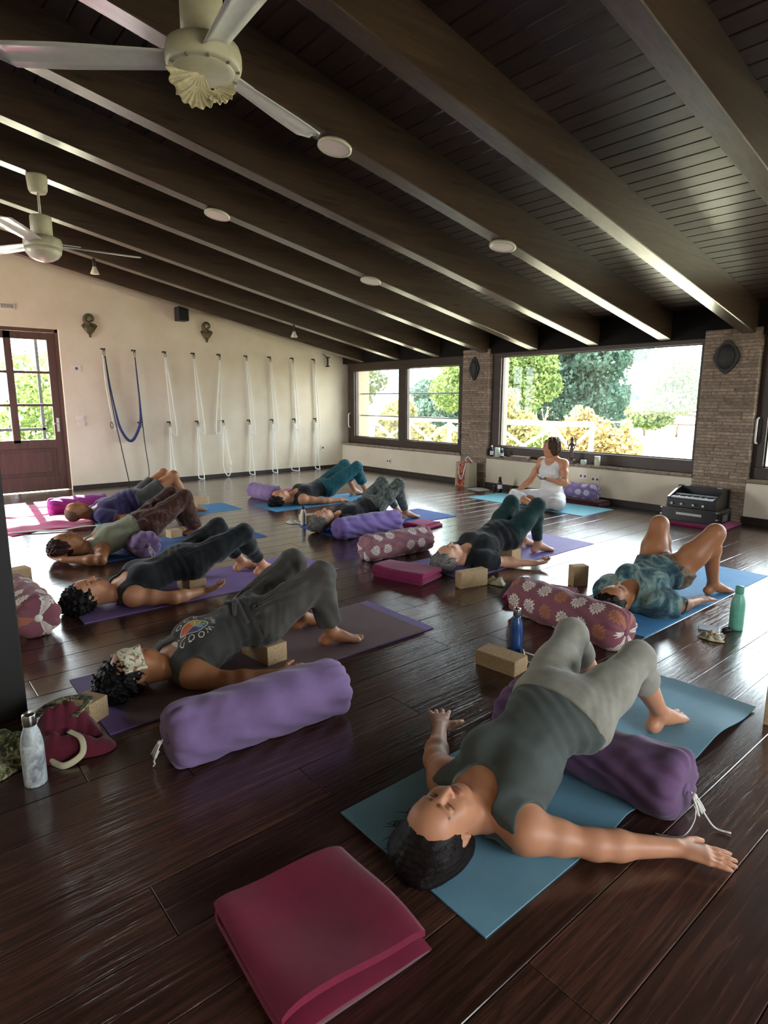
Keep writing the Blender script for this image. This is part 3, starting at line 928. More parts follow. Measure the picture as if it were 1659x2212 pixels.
# ------------------------------------------------------------------ bolsters
def ikat(name, base, base2, white, accent):
    m = NT(name)
    p = m.n('ShaderNodeTexCoord').outputs['Object']
    s = m.n('ShaderNodeSeparateXYZ', {0: p})
    ang = m.ma('ARCTAN2', s.outputs[1], s.outputs[2])
    u = m.ma('MULTIPLY', s.outputs[0], 8.2)
    v = m.ma('MULTIPLY', ang, 0.955)
    wob = m.noise(p, 40, 2)
    u = m.ma('ADD', u, m.ma('MULTIPLY_ADD', wob, .16, -.08)); v = m.ma('ADD', v, m.ma('MULTIPLY_ADD', wob, .16, -.08))
    rowi = m.ma('FLOOR', v)
    u2 = m.ma('ADD', u, m.ma('MULTIPLY', rowi, 0.5))
    fu = m.ma('SUBTRACT', m.ma('FRACT', u2), .5); fv = m.ma('SUBTRACT', m.ma('FRACT', v), .5)
    r = m.ma('SQRT', m.ma('ADD', m.ma('MULTIPLY', fu, fu), m.ma('MULTIPLY', fv, fv)))
    th = m.ma('ARCTAN2', fv, fu)
    edge = m.ma('MULTIPLY_ADD', m.ma('COSINE', m.ma('MULTIPLY', th, 12.0)), .05, .33)
    inside = m.ma('LESS_THAN', r, edge)
    star = m.ma('MULTIPLY_ADD', m.ma('COSINE', m.ma('MULTIPLY', th, 8.0)), .09, .12)
    inst = m.ma('LESS_THAN', m.ma('ABSOLUTE', m.ma('SUBTRACT', r, star)), .035)
    odd = m.ma('MODULO', m.ma('ABSOLUTE', m.ma('ADD', m.ma('FLOOR', u2), m.ma('MULTIPLY', rowi, 2.0))), 3.0)
    third = m.ma('LESS_THAN', odd, 0.5)
    bg = m.mix(m.noise(p, 9, 3), S(base), S(base2))
    med = m.mix(inst, m.mix(third, S(white), S(accent)), S(base))
    col = m.mix(inside, bg, med)
    m.b(color=col, rough=0.85, spec=0.2, sheen=0.1, normal=m.bump(m.noise(p, 350, 2), .25, .0015))
    return m.m
C_PUR = fabric('purple cotton', '#7b628a', .14, 6)
C_PUR2 = fabric('deep purple cotton', '#644868', .16, 6)
C_VIO = fabric('violet cotton', '#75609c', .14, 6)
C_MAG = fabric('magenta cotton', '#8c3a86', .18, 6)
IK_RED = ikat('red ikat cotton', '#85464a', '#7a5260', '#cdc3b6', '#a26a4c')
IK_PINK = ikat('rose ikat cotton', '#946064', '#866272', '#d2cac2', '#9f706a')
IK_LILAC = ikat('lilac ikat cotton', '#87709c', '#786490', '#cbc3d0', '#927ca6')
M_STRING = plain('white cotton cord', '#d8d4ca', 0.8)


def bolster(label, c, L, r, rz, material, seed, cap=None, squash=0.0, tail=None, dirt=1.0, zc=None, long_tail=True):
    """gathered round cushion lying on the floor; local x along its axis. tail: +1/-1 end with the drawstring"""
    rr_ = random.Random(seed)
    ph = [rr_.uniform(0, 6.28) for _ in range(12)]
    na, nt = 96, 74
    def fn(u, t):
        a = 2 * math.pi * u
        x = (t - .5) * L
        e = min(t, 1 - t)
        end = max(0.0, 1 - e / .12)                       # 0 in the body, 1 at the very end
        prof = math.sqrt(max(0, 1 - end ** 2.6))
        pl = math.cos(a * 11 + ph[0] + 2 * math.sin(a + ph[1])) * .5 + math.cos(a * 17 + ph[2]) * .3
        R = r * (prof * (1 + .02 * math.sin(x * 14 + ph[3]) + .012 * math.sin(a * 3 + x * 9 + ph[4])) )
        R += .010 * dirt * pl * (max(0, 1 - e / .22) ** 1.2) * (1 if prof > .2 else prof * 5)
        R += .0045 * dirt * math.sin(a * 9 + ph[9] + 1.5 * math.sin(x * 7 + ph[10])) * max(0, abs(x) / (L / 2) - .25) + .003 * dirt * abs(math.sin(a * 4 + x * 10 + ph[11])) 
        R += .0035 * dirt * math.sin(a * 5 + x * 40 + 3 * math.sin(a * 2 + ph[5])) + .0013 * dirt * math.sin(x * 75 + 4 * math.sin(a * 2 + ph[6]) + ph[7]) * (.5 + .5 * math.sin(x * 6 + ph[8]))
        R = max(R, .012)
        xx = x * (1 if end <= 0 else 1.0)
        dim = -.028 * (end ** 6) * (1 if t > .5 else -1)  # the gathered middle is sucked in
        y, z = R * math.sin(a), R * math.cos(a)
        if squash: z -= squash * math.exp(-(x / (L * .27)) ** 2) * max(0, math.cos(a)) ** .5 if z > 0 else 0
        z = max(z, -r * .92 + .006 * end)
        y *= 1.0 + .05 * max(0, -z / r)
        return Vector((xx + dim, y, z))
    m = MB().grid(fn, na, nt, closed_u=True)
    me = m.mesh('cushion_cover')
    root = empty('bolster', (c[0], c[1], 0), rz, label, 'bolster', 'long round bolsters')
    zc = r * .92 + .001 if zc is None else zc
    link_mesh('cushion_cover', me, material, root, (0, 0, zc))
    for s in (-1, 1):
        b = MB().lathe([(.001, .004), (.02, .003), (.024, -.004)], 14, M=Matrix.Translation((s * (L / 2 - .026), 0, zc)) @ Matrix.Rotation(s * math.pi / 2, 4, 'Y'))
        b.build('end_opening', cap or material, root)
    if tail:
        s = tail
        x = s * (L / 2 - .012)
        k = MB()
        for q in range(3):
            k.tube(catmull([(x, .0, zc), (x + s * .02, .012 * (q - 1), zc - .02), (x + s * .035, .02 * (q - 1) + .01, zc - .06), (x + s * .02, .015 * (q - 1), zc - .03)], 4), .0032, 6)
        k.ball((x + s * .012, 0, zc - .008), .009, 6)
        if not long_tail:
            k.tube(catmull([(x + s * .02, 0, zc - .02), (x + s * .035, .0, zc - .07), (x + s * .03, .012, .02), (x + s * .035, .02, .006)], 5), .003, 6)
            k.build('drawstring', M_STRING, root)
            return root
        k.tube(catmull([(x + s * .02, .005, zc - .02), (x + s * .045, .02, zc - .07), (x + s * .07, .035, .006), (x + s * .11, .05, .005)], 5), .003, 6)
        k.tube(catmull([(x + s * .02, -.005, zc - .02), (x + s * .03, -.03, zc - .07), (x + s * .02, -.08, .006), (x - s * .02, -.12, .005), (x - s * .04, -.13, .005)], 5), .0022, 6)
        k.build('drawstring', M_STRING, root)
    return root
bolster('deep purple bolster under the hips of the foreground woman, white drawstring at its end', (-1.065, 1.845), .76, .118, 0.0, C_PUR2, 1, tail=1, squash=.05)
bolster('big plain purple bolster lying alone in front of the brown mat', (-2.03, 1.075), .80, .118, math.radians(86), C_PUR, 2, tail=-1, long_tail=False)
bolster('purple bolster seen end on, under the hips of the person in sage top', (-5.42, 1.70), .70, .115, 0.0, C_PUR, 3, tail=1, squash=.04, long_tail=False)
bolster('magenta purple bolster in the sun beside the shaven head', (-7.72, 1.80), .68, .105, math.radians(88), C_MAG, 4)
bolster('purple bolster behind the head of the woman in teal trousers', (-7.20, 3.98), .66, .105, math.radians(4), C_PUR, 5)
bolster('violet bolster beside the head of the person in grey leggings', (-4.63, 3.69), .84, .108, math.radians(90), C_VIO, 6)
bolster('rose ikat patterned bolster beside the violet one in the middle of the room', (-3.83, 3.37), .76, .112, math.radians(87), IK_PINK, 7)
bolster('red ikat patterned bolster in front of the person in tie dye', (-1.90, 2.99), .84, .118, math.radians(-6), IK_RED, 8)
bolster('lilac ikat bolster against the wall behind the teacher', (-4.38, 6.985), .60, .10, 0.0, IK_LILAC, 9, zc=.155)
bolster('red ikat bolster seen end on beside the dark post', (-4.03, .60), .68, .125, math.radians(2), IK_RED, 10, cap=plain('white lining', '#d9d3c6', .8))

# ------------------------------------------------------------------ folded blankets
def blanket(label, c, lx, ly, h, rz, material, layers, seed, zb=0.0, skew=0.0, lower=None, puff=.010):
    """a cloth folded to and fro, folds along local y, laid in layers"""
    rr_ = random.Random(seed)
    ph = [rr_.uniform(0, 6.28) for _ in range(8)]
    t = h / layers
    root_mesh = MB()
    path = []
    for k in range(layers):
        z = t * (k + .5)
        inset = lower[k] if lower else rr_.uniform(-.012, .012)
        xs = [-lx / 2 + inset + i * (lx - 2 * inset) / 10 for i in range(11)]
        if k % 2: xs = xs[::-1]
        path += [(x, z) for x in xs]
        if k < layers - 1:
            s = 1 if k % 2 == 0 else -1
            path.append((xs[-1] + s * t * .48, z + t * .5))
    hw = t * .44
    n, m_ = len(path), 26
    vs, fs = [], []
    for side in (1, -1):
        for j in range(m_):
            v = j / (m_ - 1)
            for i, (x, z) in enumerate(path):
                a = path[max(0, i - 1)]; b = path[min(n - 1, i + 1)]
                d = Vector((b[0] - a[0], b[1] - a[1])).normalized()
                nx, nz = -d.y, d.x
                y = (v - .5) * ly + .006 * math.sin(z * 90 + ph[0])
                wob = puff * (z / h) * (math.sin(x * 13 + y * 7 + ph[1]) * .5 + math.sin(y * 15 - x * 8 + ph[2]) * .4)
                ed = min(1, min(v, 1 - v) * 9)
                vs.append(Vector((x + nx * hw * side + skew * y * z / h, y, max(.0008, (z + nz * hw * side) * (.80 + .20 * ed ** .5) + wob))))
    N = n * m_
    for j in range(m_ - 1):
        for i in range(n - 1):
            a = j * n + i
            fs.append((a, a + 1, a + n + 1, a + n)); fs.append((N + a, N + a + n, N + a + n + 1, N + a + 1))
    for i in range(n - 1):
        fs.append((i, N + i, N + i + 1, i + 1)); a = (m_ - 1) * n + i; fs.append((a, a + 1, N + a + 1, N + a))
    for j in range(m_ - 1):
        a = j * n; fs.append((a, a + n, N + a + n, N + a)); a = j * n + n - 1; fs.append((a, N + a, N + a + n, a + n))
    root_mesh.add(vs, fs, True)
    o = root_mesh.build('folded_blanket', material, None, (c[0], c[1], zb), (0, 0, rz))
    o.modifiers.new('edges', 'EDGE_SPLIT').split_angle = math.radians(70)
    tag(o, label, 'blanket', 'folded magenta blankets')
    return o
C_CRIM = fabric('crimson fleece', '#761a36', .16, 7, sheen=.12, fine=300)
C_PINK = fabric('magenta fleece', '#97265a', .14, 7, sheen=.1, fine=300)
C_PINK2 = fabric('deep magenta fleece', '#81204c', .16, 7, sheen=.1, fine=300)
C_WINE = fabric('wine red wool', '#4a1722', .2, 7)
blanket('large crimson folded blanket in front of the foreground woman', (-1.10, .712), .362, .378, .072, math.radians(-3), C_CRIM, 3, 1, lower=[-.012, .03, .0], puff=.026, skew=.05)
blanket('magenta folded blanket between the rose ikat bolster and a grey haired head', (-3.29, 2.99), .43, .27, .085, math.radians(14), C_PINK2, 4, 2)
blanket('magenta folded blanket at the end of the violet bolster', (-4.545, 4.36), .24, .34, .055, math.radians(12), C_PINK, 3, 3)
blanket('magenta folded blanket partly under the red ikat bolster', (-2.33, 3.36), .42, .42, .055, math.radians(28), C_PINK2, 3, 4)
blanket('magenta folded blanket behind the head of the woman in teal trousers', (-7.25, 4.45), .40, .30, .07, math.radians(10), C_PINK, 3, 5)
blanket('wine red folded blanket under the lilac bolster', (-4.38, 6.99), .74, .27, .062, 0.0, C_WINE, 3, 6)
blanket('flat magenta blanket under the keyboard box', (-2.80, 6.80), .72, .50, .03, math.radians(3), C_PINK2, 2, 7, puff=.003)

def flat_cloth(label, pts_c, lx, ly, rz, material, seed, h=.02, name='spread_blanket', cat='blanket'):
    rr_ = random.Random(seed); ph = [rr_.uniform(0, 6.28) for _ in range(9)]
    def fn(u, v):
        x = (u - .5) * lx * (1 + .06 * math.sin(v * 9 + ph[0])); y = (v - .5) * ly * (1 + .06 * math.sin(u * 7 + ph[1]))
        z = .008 + h * (.5 + .5 * math.sin(x * 17 + 2 * math.sin(y * 9 + ph[2]) + ph[3])) * (.5 + .5 * math.sin(y * 13 + x * 5 + ph[4]))
        e = min(u, 1 - u, v, 1 - v); z = .004 + z * min(1, e * 7)
        return Vector((x, y, z))
    m = MB().grid(fn, 50, 40)
    o = m.build(name, material, None, (pts_c[0], pts_c[1], 0.002), (0, 0, rz), fix=False)
    s = o.modifiers.new('thick', 'SOLIDIFY'); s.thickness = .004; s.offset = -1
    return tag(o, label, cat)
flat_cloth('magenta blanket spread on the floor in the sun patch under the shaven head', (-7.72, 1.32), 1.75, .95, .10, fabric('bright magenta fleece', '#b02c66', .12, 7), 3, .03)
st = MB().tube(catmull([(-6.9, .95, .012), (-6.80, 1.2, .02), (-6.72, 1.38, .014), (-6.66, 1.6, .035), (-6.63, 1.8, .02), (-6.55, 1.95, .012)], 8), .032, 8, flat=(.18, 1))
tag(st.build('cloth_strap', fabric('cream cotton strap', '#b9ae9c', .1)), 'cream cotton strap lying along the edge of the spread magenta blanket', 'strap')

# ------------------------------------------------------------------ cork blocks
def cork():
    m = NT('pressed cork')
    p = m.pos(obj=True)
    f = m.noise(p, 120, 4, .7); g = m.noise(p, 18, 3)
    c = m.ramp(f, [(.3, S('#9a7f60')), (.5, S('#bda07a')), (.75, S('#ceb692'))])
    m.b(color=m.mix(m.ma('MULTIPLY', g, .25), c, S('#8a7052')), rough=.85, spec=.2, normal=m.bump(f, .3, .002))
    return m.m
M_CORK = cork()
def block(label, c, dims, rz, z=0.0):
    a, b, h = dims
    o = MB().bbox(-a / 2, a / 2, -b / 2, b / 2, 0, h, b=.007, seg=3).build('cork_block', M_CORK, None, (c[0], c[1], z), (0, 0, rz))
    return tag(o, label, 'block', 'cork yoga blocks')
block('cork block lying flat beside the blue bottle', (-1.815, 2.295), (.23, .12, .078), math.radians(6))
block('cork block standing on its long edge beside the grey haired person in black', (-2.825, 3.20), (.075, .235, .12), math.radians(-12))
block('small upright cork block alone on the floor near the tie dye person', (-2.34, 3.80), (.075, .12, .15), math.radians(-25))
block('tall upright cork block cut by the right edge of the picture', (-.735, 2.755), (.078, .12, .23), math.radians(8))
block('cork block on edge at the foot of the light blue mat', (-7.37, 3.13), (.23, .075, .10), math.radians(55))
block('cork block at the feet of the person in printed trousers', (-5.72, 2.16), (.10, .12, .075), math.radians(10), .006)
block('cork block under the hips of the woman with the eye pillow', (-2.665, 1.435), (.235, .12, .10), math.radians(6), .012)
block('cork block under the hips of the person in black with curly hair', (-4.0, 1.61), (.23, .12, .105), 0.0, .006)
block('cork block under the hips of the person in bottle green leggings', (-3.13, 3.98), (.20, .12, .10), 0.0, .006)
block('pale cork block lying behind a grey haired head near the white bottle', (-5.56, 3.66), (.12, .30, .075), math.radians(-8))
block('cork block lying against the wall left of the teacher', (-5.24, 6.93), (.30, .12, .075), math.radians(3))
block('cork block leaning out of the crimson bag at the left', (-2.60, .575), (.115, .10, .095), math.radians(30))
block('small pale cork block behind the crimson bag', (-2.735, .50), (.06, .05, .055), math.radians(10))
block('cork block half hidden behind the dark post', (-5.13, .70), (.12, .23, .075), math.radians(10))

# ------------------------------------------------------------------ bottles and small things
def bottle(label, c, s, body, cap, h=.255, capm=None, z=0.0):
    root = empty('water_bottle', (c[0], c[1], z), 0, label, 'bottle', 'water bottles on the floor')
    k = h / .255
    pr = [(.001, 0), (.031, 0), (.034, .004), (.0345, .02), (.0345, .13), (.033, .155), (.027, .185), (.020, .205), (.0185, .215), (.001, .216)]
    MB().lathe([(r * s, z_ * k) for r, z_ in pr], 32).build('body', body, root)
    MB().lathe([(.001, .214 * k), (.0195 * s, .214 * k), (.0205 * s, .217 * k), (.0205 * s, .250 * k), (.019 * s, .255 * k), (.001, .2555 * k)], 24).build('cap', cap, root)
    return root
M_STEEL = plain('brushed steel', '#b5b2ab', 0.25, metal=1.0, var=.05)
def marble():
    m = NT('grey marbled enamel')
    p = m.pos(obj=True)
    f = m.noise(p, 16, 5, .65, 1.5)
    m.b(color=m.ramp(f, [(.35, S('#7f8288')), (.5, S('#b4bab9')), (.62, S('#cfd4d0')), (.75, S('#9a9ea0'))]), rough=.35, spec=.5)
    return m.m
bottle('blue steel bottle standing behind the flat cork block', (-1.865, 2.475), 1.0, plain('blue enamel', '#173f73', .25, coat=.4), M_STEEL)
bottle('mint green bottle on the floor at the right', (-1.265, 3.755), 1.12, plain('mint enamel', '#5fa088', .4), plain('mint cap', '#4f8f79', .5), .26)
bottle('grey marbled bottle at the lower left beside the crimson bag', (-2.255, .31), 1.06, marble(), M_STEEL, .262)
bottle('small pale bottle with black cap beside a grey haired head', (-5.44, 3.455), .92, plain('pale grey enamel', '#c5c1b6', .35), plain('black cap', '#1a1a1a', .5), .20)
bottle('dark glass bottle with white label beside the teacher mat', (-5.60, 6.90), .95, plain('dark violet glass', '#171224', .15), plain('black cap', '#1a1a1a', .5), .22)
bottle('tiny dark vial beside the dark glass bottle', (-5.70, 6.90), .45, plain('dark violet glass', '#171224', .15), plain('black cap', '#1a1a1a', .5), .12)
lb = MB().lathe([(.0335, .05), (.0335, .11)], 24, cap=False); o = lb.build('paper_label', plain('white label paper', '#d8d6d2', .7), None, (0, 0, 0))
o.parent = [q for q in bpy.data.objects if q.name.startswith('water_bottle') and 'white label' in q.get('label', '')][0]

# crimson bag with floral straps, lower left
def crumple(name, M, c, rx, ry, h, seed, parent=None, rz=0.0):
    rr_ = random.Random(seed); ph = [rr_.uniform(0, 6.28) for _ in range(9)]
    def fn(u, v):
        a = 2 * math.pi * u; r = v
        w = 1 + .14 * math.sin(3 * a + ph[0]) + .08 * math.sin(5 * a + ph[1])
        x, y = rx * r * w * math.cos(a), ry * r * w * math.sin(a)
        k_ = .17 / max(rx, ry)
        z = h * (1 - r ** 2.2) * (.85 + .35 * math.sin(k_ * (x * 30 + y * 12) + 2.5 * math.sin(k_ * y * 22 + ph[2]) + ph[3]) + .30 * math.sin(k_ * (y * 44 - x * 20) + 1.5 * math.sin(k_ * x * 30 + ph[5]) + ph[4]) + .16 * abs(math.sin(k_ * (x * 70 + y * 40) + ph[6]))) + .004
        return Vector((x, y, max(.003, z)))
    m = MB().grid(fn, 72, 30, closed_u=True)
    o = m.build(name, M, parent, c, (0, 0, rz))
    return o
F_FLOR = print_fabric('green and cream floral print', [(.36, '#2c2f20'), (.5, '#5b6140'), (.57, '#b8ad86'), (.68, '#3b2a26')], 26, 1.8, 3)
C_BAG = fabric('crimson canvas', '#551826', .2, 8)
bag = empty('cloth_bag', (-2.48, .43, 0), 0, 'crumpled crimson cloth bag with floral straps beside the dark post', 'bag')
crumple('bag_body', C_BAG, (.03, .02, 0), .17, .15, .105, 4, bag, .6)
crumple('printed_flap', F_FLOR, (-.02, -.17, 0), .17, .13, .07, 6, bag, .2)
MB().tube(catmull([(-.05, -.10, .09), (-.10, .0, .12), (-.08, .10, .13), (.0, .12, .14), (.06, .05, .12)], 8), .020, 8, flat=(.25, 1)).build('strap', F_FLOR, bag)
MB().tube(catmull([(.10, .02, .09), (.15, .05, .07), (.19, .04, .03), (.20, -.02, .012), (.15, -.05, .012), (.10, -.07, .02)], 8), .012, 8, flat=(.3, 1)).build('strap', fabric('cream canvas strap', '#b3a98c', .15), bag)

# little pouches, glasses, cloths
pch = crumple('pouch', fabric('beige cotton', '#b5a888', .12), (-1.29, 3.49, 0), .062, .052, .03, 9); tag(pch, 'small beige pouch on the floor near the mint green bottle', 'pouch')
MB().tube(catmull([(.03, .02, .03), (.06, 0, .025), (.05, -.03, .02), (.0, -.02, .035), (.02, .02, .03)], 5), .003, 6).build('cord', M_STRING, pch)
gc = MB().bbox(-.055, .055, -.025, .025, 0, .022, b=.009, seg=3).build('glasses_case', plain('clear white plastic', '#c9d2dc', .12, var=.06), None, (-1.36, 3.62, 0), (0, 0, .3)); tag(gc, 'clear white case beside the beige pouch', 'case')
wd = MB().tube(catmull([(-1.30, 3.66, .006), (-1.29, 3.69, .014), (-1.27, 3.69, .008), (-1.285, 3.655, .012)], 5), .008, 6).build('black_cord', M_BLACKSTRAP); tag(wd, 'short black cord lying against the mint green bottle', 'cord')
ep = crumple('eye_pillow', print_fabric('pale leaf print', [(.4, '#b9b29c'), (.55, '#8c8a6e'), (.65, '#cfc8b4')], 40, 1.5, 3), (-2.735, 3.375, 0), .075, .06, .042, 12); tag(ep, 'small pale printed eye pillow beside the standing cork block', 'eye pillow')
ck = crumple('cloth', fabric('white cotton cloth', '#c9c3b6', .1), (-5.60, 3.43, 0), .11, .07, .02, 15); tag(ck, 'crumpled white cloth beside the small pale bottle', 'cloth')
sg = empty('sunglasses', (-1.775, 2.425, 0), math.radians(-42), 'white framed sunglasses beside the blue bottle', 'sunglasses')
for s in (-1, 1):
    MB().tube([(s * .034 + .026 * math.cos(t), .004, .028 + .024 * math.sin(t)) for t in [2 * math.pi * k / 24 for k in range(24)]], .0045, 8, closed=True).build('rim', plain('cream acetate', '#d6cfb4', .3), sg)
    MB().lathe([(.001, .001), (.024, .0), (.001, -.001)], 24, M=Matrix.Translation((s * .034, .004, .028)) @ Matrix.Rotation(math.pi / 2, 4, 'X') @ Matrix.Scale(.94, 4, (0, 1, 0))).build('lens', plain('dark lens', '#141414', .08), sg)
    MB().tube([(s * .060, .006, .034), (s * .064, .06, .014), (s * .060, .12, .006)], .003, 6).build('temple', plain('cream acetate', '#d6cfb4', .3), sg)
MB().tube([(-.010, .003, .036), (0, .0, .039), (.010, .003, .036)], .004, 6).build('bridge', plain('gold wire', '#a98a3a', .3, metal=.8), sg)

# paper shopping bag by the pillar
pb = empty('shopping_bag', (-6.34, 6.99, 0), math.radians(-4), 'beige shopping bag with red picture print against the brick pillar', 'bag')
def print_bag():
    m = NT('beige bag with red flower print')
    p = m.n('ShaderNodeTexCoord').outputs['Object']
    s = m.n('ShaderNodeSeparateXYZ', {0: p})
    f = m.noise(p, 13, 4, .6, 1.4)
    red = m.ramp(f, [(.35, S('#7d2a22')), (.5, S('#a84a38')), (.62, S('#c9a08a')), (.7, S('#8d3a2c'))])
    msk = m.ma('LESS_THAN', m.ma('ABSOLUTE', m.ma('SUBTRACT', s.outputs[0], -.03)), .085)
    m.b(color=m.mix(msk, m.mix(m.noise(p, 30), S('#a39a80'), S('#b9b096')), red), rough=.8, spec=.2)
    return m.m
MBAG = print_bag()
w, d, h = .15, .09, .37
b_ = MB()
b_.add([(-w, -d, 0), (w, -d, 0), (w, d, 0), (-w, d, 0), (-w * 1.04, -d * .75, h), (w * 1.04, -d * .75, h), (w * 1.04, d * .75, h), (-w * 1.04, d * .75, h)], [(0, 3, 2, 1), (0, 1, 5, 4), (1, 2, 6, 5), (2, 3, 7, 6), (3, 0, 4, 7)])
o = b_.build('bag_body', MBAG, pb); sm_ = o.modifiers.new('thick', 'SOLIDIFY'); sm_.thickness = .004
for y in (-d * .78, d * .78):
    MB().tube(catmull([(-.06, y, h), (-.07, y - .02, h + .02 if y > 0 else h - .05), (-.05, y - .03, h - .20 if y < 0 else h + .06), (.0, y - .03, h - .25 if y < 0 else h + .08), (.04, y - .03, h - .18 if y < 0 else h + .05), (.06, y, h)], 6), .007, 8).build('handle', M_ROPE, pb)
pp = MB().grid(lambda u, v: Vector(((u - .5) * .30, (v - .5) * .21, .004 + .012 * math.sin(u * 3.1) * v)), 14, 8).build('booklet', plain('white printed paper', '#d9dbe2', .6), None, (-5.98, 6.86, 0), (0, 0, math.radians(-10)), fix=False)
pp.modifiers.new('thick', 'SOLIDIFY').thickness = .006
tag(pp, 'open white booklet lying between the shopping bag and the dark bottle', 'booklet')

# things on the picture window sill
SZ = .482
def candle(c, r, h, label, m):
    root = empty('candle', (c[0], c[1], SZ), 0, label, 'candle', 'candles on the sill')
    MB().lathe([(.001, 0), (r, 0), (r, h * .96), (r * .95, h), (r * .6, h - .008), (.001, h - .01)], 24).build('wax', m, root)
    MB().tube([(0, 0, h - .01), (.002, 0, h + .012)], .0015, 5).build('wick', plain('black wick', '#1c1a18', .9), root)
M_WAX = plain('ivory wax', '#dedbc4', .5, var=.06)
M_WAX2 = plain('pale green wax', '#d2dcc8', .5, var=.06)
candle((-5.83, 7.10), .038, .135, 'white pillar candle at the left end of the sill', M_WAX2)
candle((-4.19, 7.08), .036, .125, 'ivory pillar candle right of the figurine', M_WAX)
def sill_bottle(x, y, r, h, m1, label):
    root = empty('small_bottle', (x, y, SZ), 0, label, 'bottle', 'small bottles on the sill')
    MB().lathe([(.001, 0), (r, 0), (r, h * .6), (r * .45, h * .75), (r * .42, h * .85), (.001, h * .85)], 18).build('glass_body', m1, root)
    MB().lathe([(.001, h * .85), (r * .5, h * .85), (r * .5, h), (.001, h)], 14).build('cap', plain('white cap', '#d0d0d4', .5), root)
    MB().lathe([(r * 1.02, h * .15), (r * 1.02, h * .5)], 18, cap=False).build('paper_label', plain('white label paper', '#d8d6d2', .7), root)
M_BLUEGL = plain('dark blue glass', '#1b2440', .15)
sill_bottle(-5.93, 7.09, .026, .165, M_BLUEGL, 'blue bottle left of the white candle on the sill')
sill_bottle(-5.735, 7.09, .024, .13, M_BLUEGL, 'blue bottle right of the white candle on the sill')
o = MB().bbox(-.13, .13, -.05, .05, 0, .012, b=.004).build('tray', plain('grey tray', '#77716c', .5), None, (-5.83, 7.14, SZ - .002)); tag(o, 'thin grey tray behind the candle and bottles on the sill', 'tray')
o = MB().bbox(-.14, .14, -.045, .045, 0, .038, b=.004).build('incense_box', plain('dusty brown box', '#7f6a60', .7), None, (-5.42, 7.11, SZ), (0, 0, .03)); tag(o, 'low brown box on the sill left of the teacher', 'box')
gl = MB().lathe([(.001, 0), (.026, 0), (.040, .02), (.040, .045), (.032, .066), (.029, .066), (.037, .044), (.036, .022), (.001, .006)], 24).build('tealight_glass', plain('frosted grey glass', '#aeb6ae', .2), None, (-4.385, 7.08, SZ)); tag(gl, 'small frosted tealight glass between the figurine and the ivory candle', 'tealight')
fg = empty('figurine', (-4.575, 7.09, SZ), 0, 'dark standing many armed figurine on the sill', 'figurine')
M_BRONZE = plain('dark bronze', '#4a3a31', .45, metal=.4, var=.3, vscale=80, bump=.4, bscale=120)
MB().bbox(-.055, .055, -.04, .04, 0, .05, b=.006).bbox(-.042, .042, -.03, .03, .05, .062, b=.004).build('plinth', M_BRONZE, fg)
f_ = MB().lathe([(.001, .06), (.03, .062), (.026, .09), (.019, .13), (.024, .165), (.028, .19), (.018, .215), (.026, .25), (.030, .265), (.012, .285), (.010, .292)], 18)
f_.ball((0, 0, .308), (.019, .019, .023), 8).lathe([(.022, .318), (.018, .335), (.010, .348), (.004, .36), (.001, .362)], 14)
f_.build('body', M_BRONZE, fg)
for s in (-1, 1):
    MB().tube(catmull([(s * .025, 0, .262), (s * .055, 0, .24), (s * .062, -.01, .275), (s * .058, -.01, .305)], 5), .007, 6).build('arm', M_BRONZE, fg)
    MB().tube(catmull([(s * .024, 0, .255), (s * .045, -.01, .215), (s * .035, -.03, .19), (s * .02, -.035, .20)], 5), .007, 6).build('arm', M_BRONZE, fg)

# portable harmonium
hm = empty('harmonium', (-2.81, 6.80, .031), math.radians(3), 'black portable harmonium with white keys in front of the right pillar', 'harmonium')
M_HBLACK = plain('dark lacquered wood', '#1d1916', .3, var=.3, vscale=12, coat=.3)
MB().bbox(-.29, .29, -.20, .20, 0, .145, b=.006).build('lower_case', M_HBLACK, hm)
MB().bbox(-.25, .25, -.165, .17, .145, .235, b=.005).build('upper_case', M_HBLACK, hm)
for s in (-1, 1):
    m = MB().prism([(-.165, .235), (-.165, .25), (.05, .315), (.17, .335), (.17, .235)], -.012, .012, Matrix(((0, 0, 1, s * .238), (1, 0, 0, 0), (0, 1, 0, 0), (0, 0, 0, 1))))
    m.build('cheek', M_HBLACK, hm)
MB().bbox(-.27, .27, .17, .205, .10, .345, b=.004).build('bellows_back', M_HBLACK, hm)
MB().bbox(-.22, .22, -.155, .03, .236, .243, b=.002).build('key_bed', plain('key bed felt', '#3a3f55', .8), hm)
kw = .43 / 22
wk = MB().bbox(.0008, kw - .0008, -.155, -.02, .243, .256, b=.0015, seg=1).mesh('white_key'); wk.materials.append(plain('ivory key', '#dcdcdc', .3, var=.02))
bk_ = MB().bbox(-.0055, .0055, -.09, -.02, .256, .266, b=.0015, seg=1).mesh('black_key'); bk_.materials.append(plain('ebony key', '#181818', .3))
for k in range(22):
    link_mesh('white_key', wk, None, hm, (-.215 + k * kw, 0, 0))
    if k % 7 in (1, 2, 4, 5, 6) and k: link_mesh('black_key', bk_, None, hm, (-.215 + k * kw, 0, 0))
MB().bbox(-.22, .22, -.012, .0, .25, .275, b=.003).build('key_rail', plain('pale key rail', '#9aa0b0', .4), hm)
for x in (-.19, -.09, .03, .13):
    MB().lathe([(.001, 0), (.008, 0), (.008, .012), (.013, .016), (.013, .026), (.001, .028)], 14, M=Matrix.Translation((x, -.165, .185)) @ Matrix.Rotation(math.pi / 2, 4, 'X')).build('stop_knob', plain('bone knob', '#cfc9b8', .4), hm)
MB().bbox(-.13, .13, -.203, -.199, .07, .095, b=.001).build('name_plate', plain('pale metal plate', '#a9a69c', .4, metal=.5), hm)
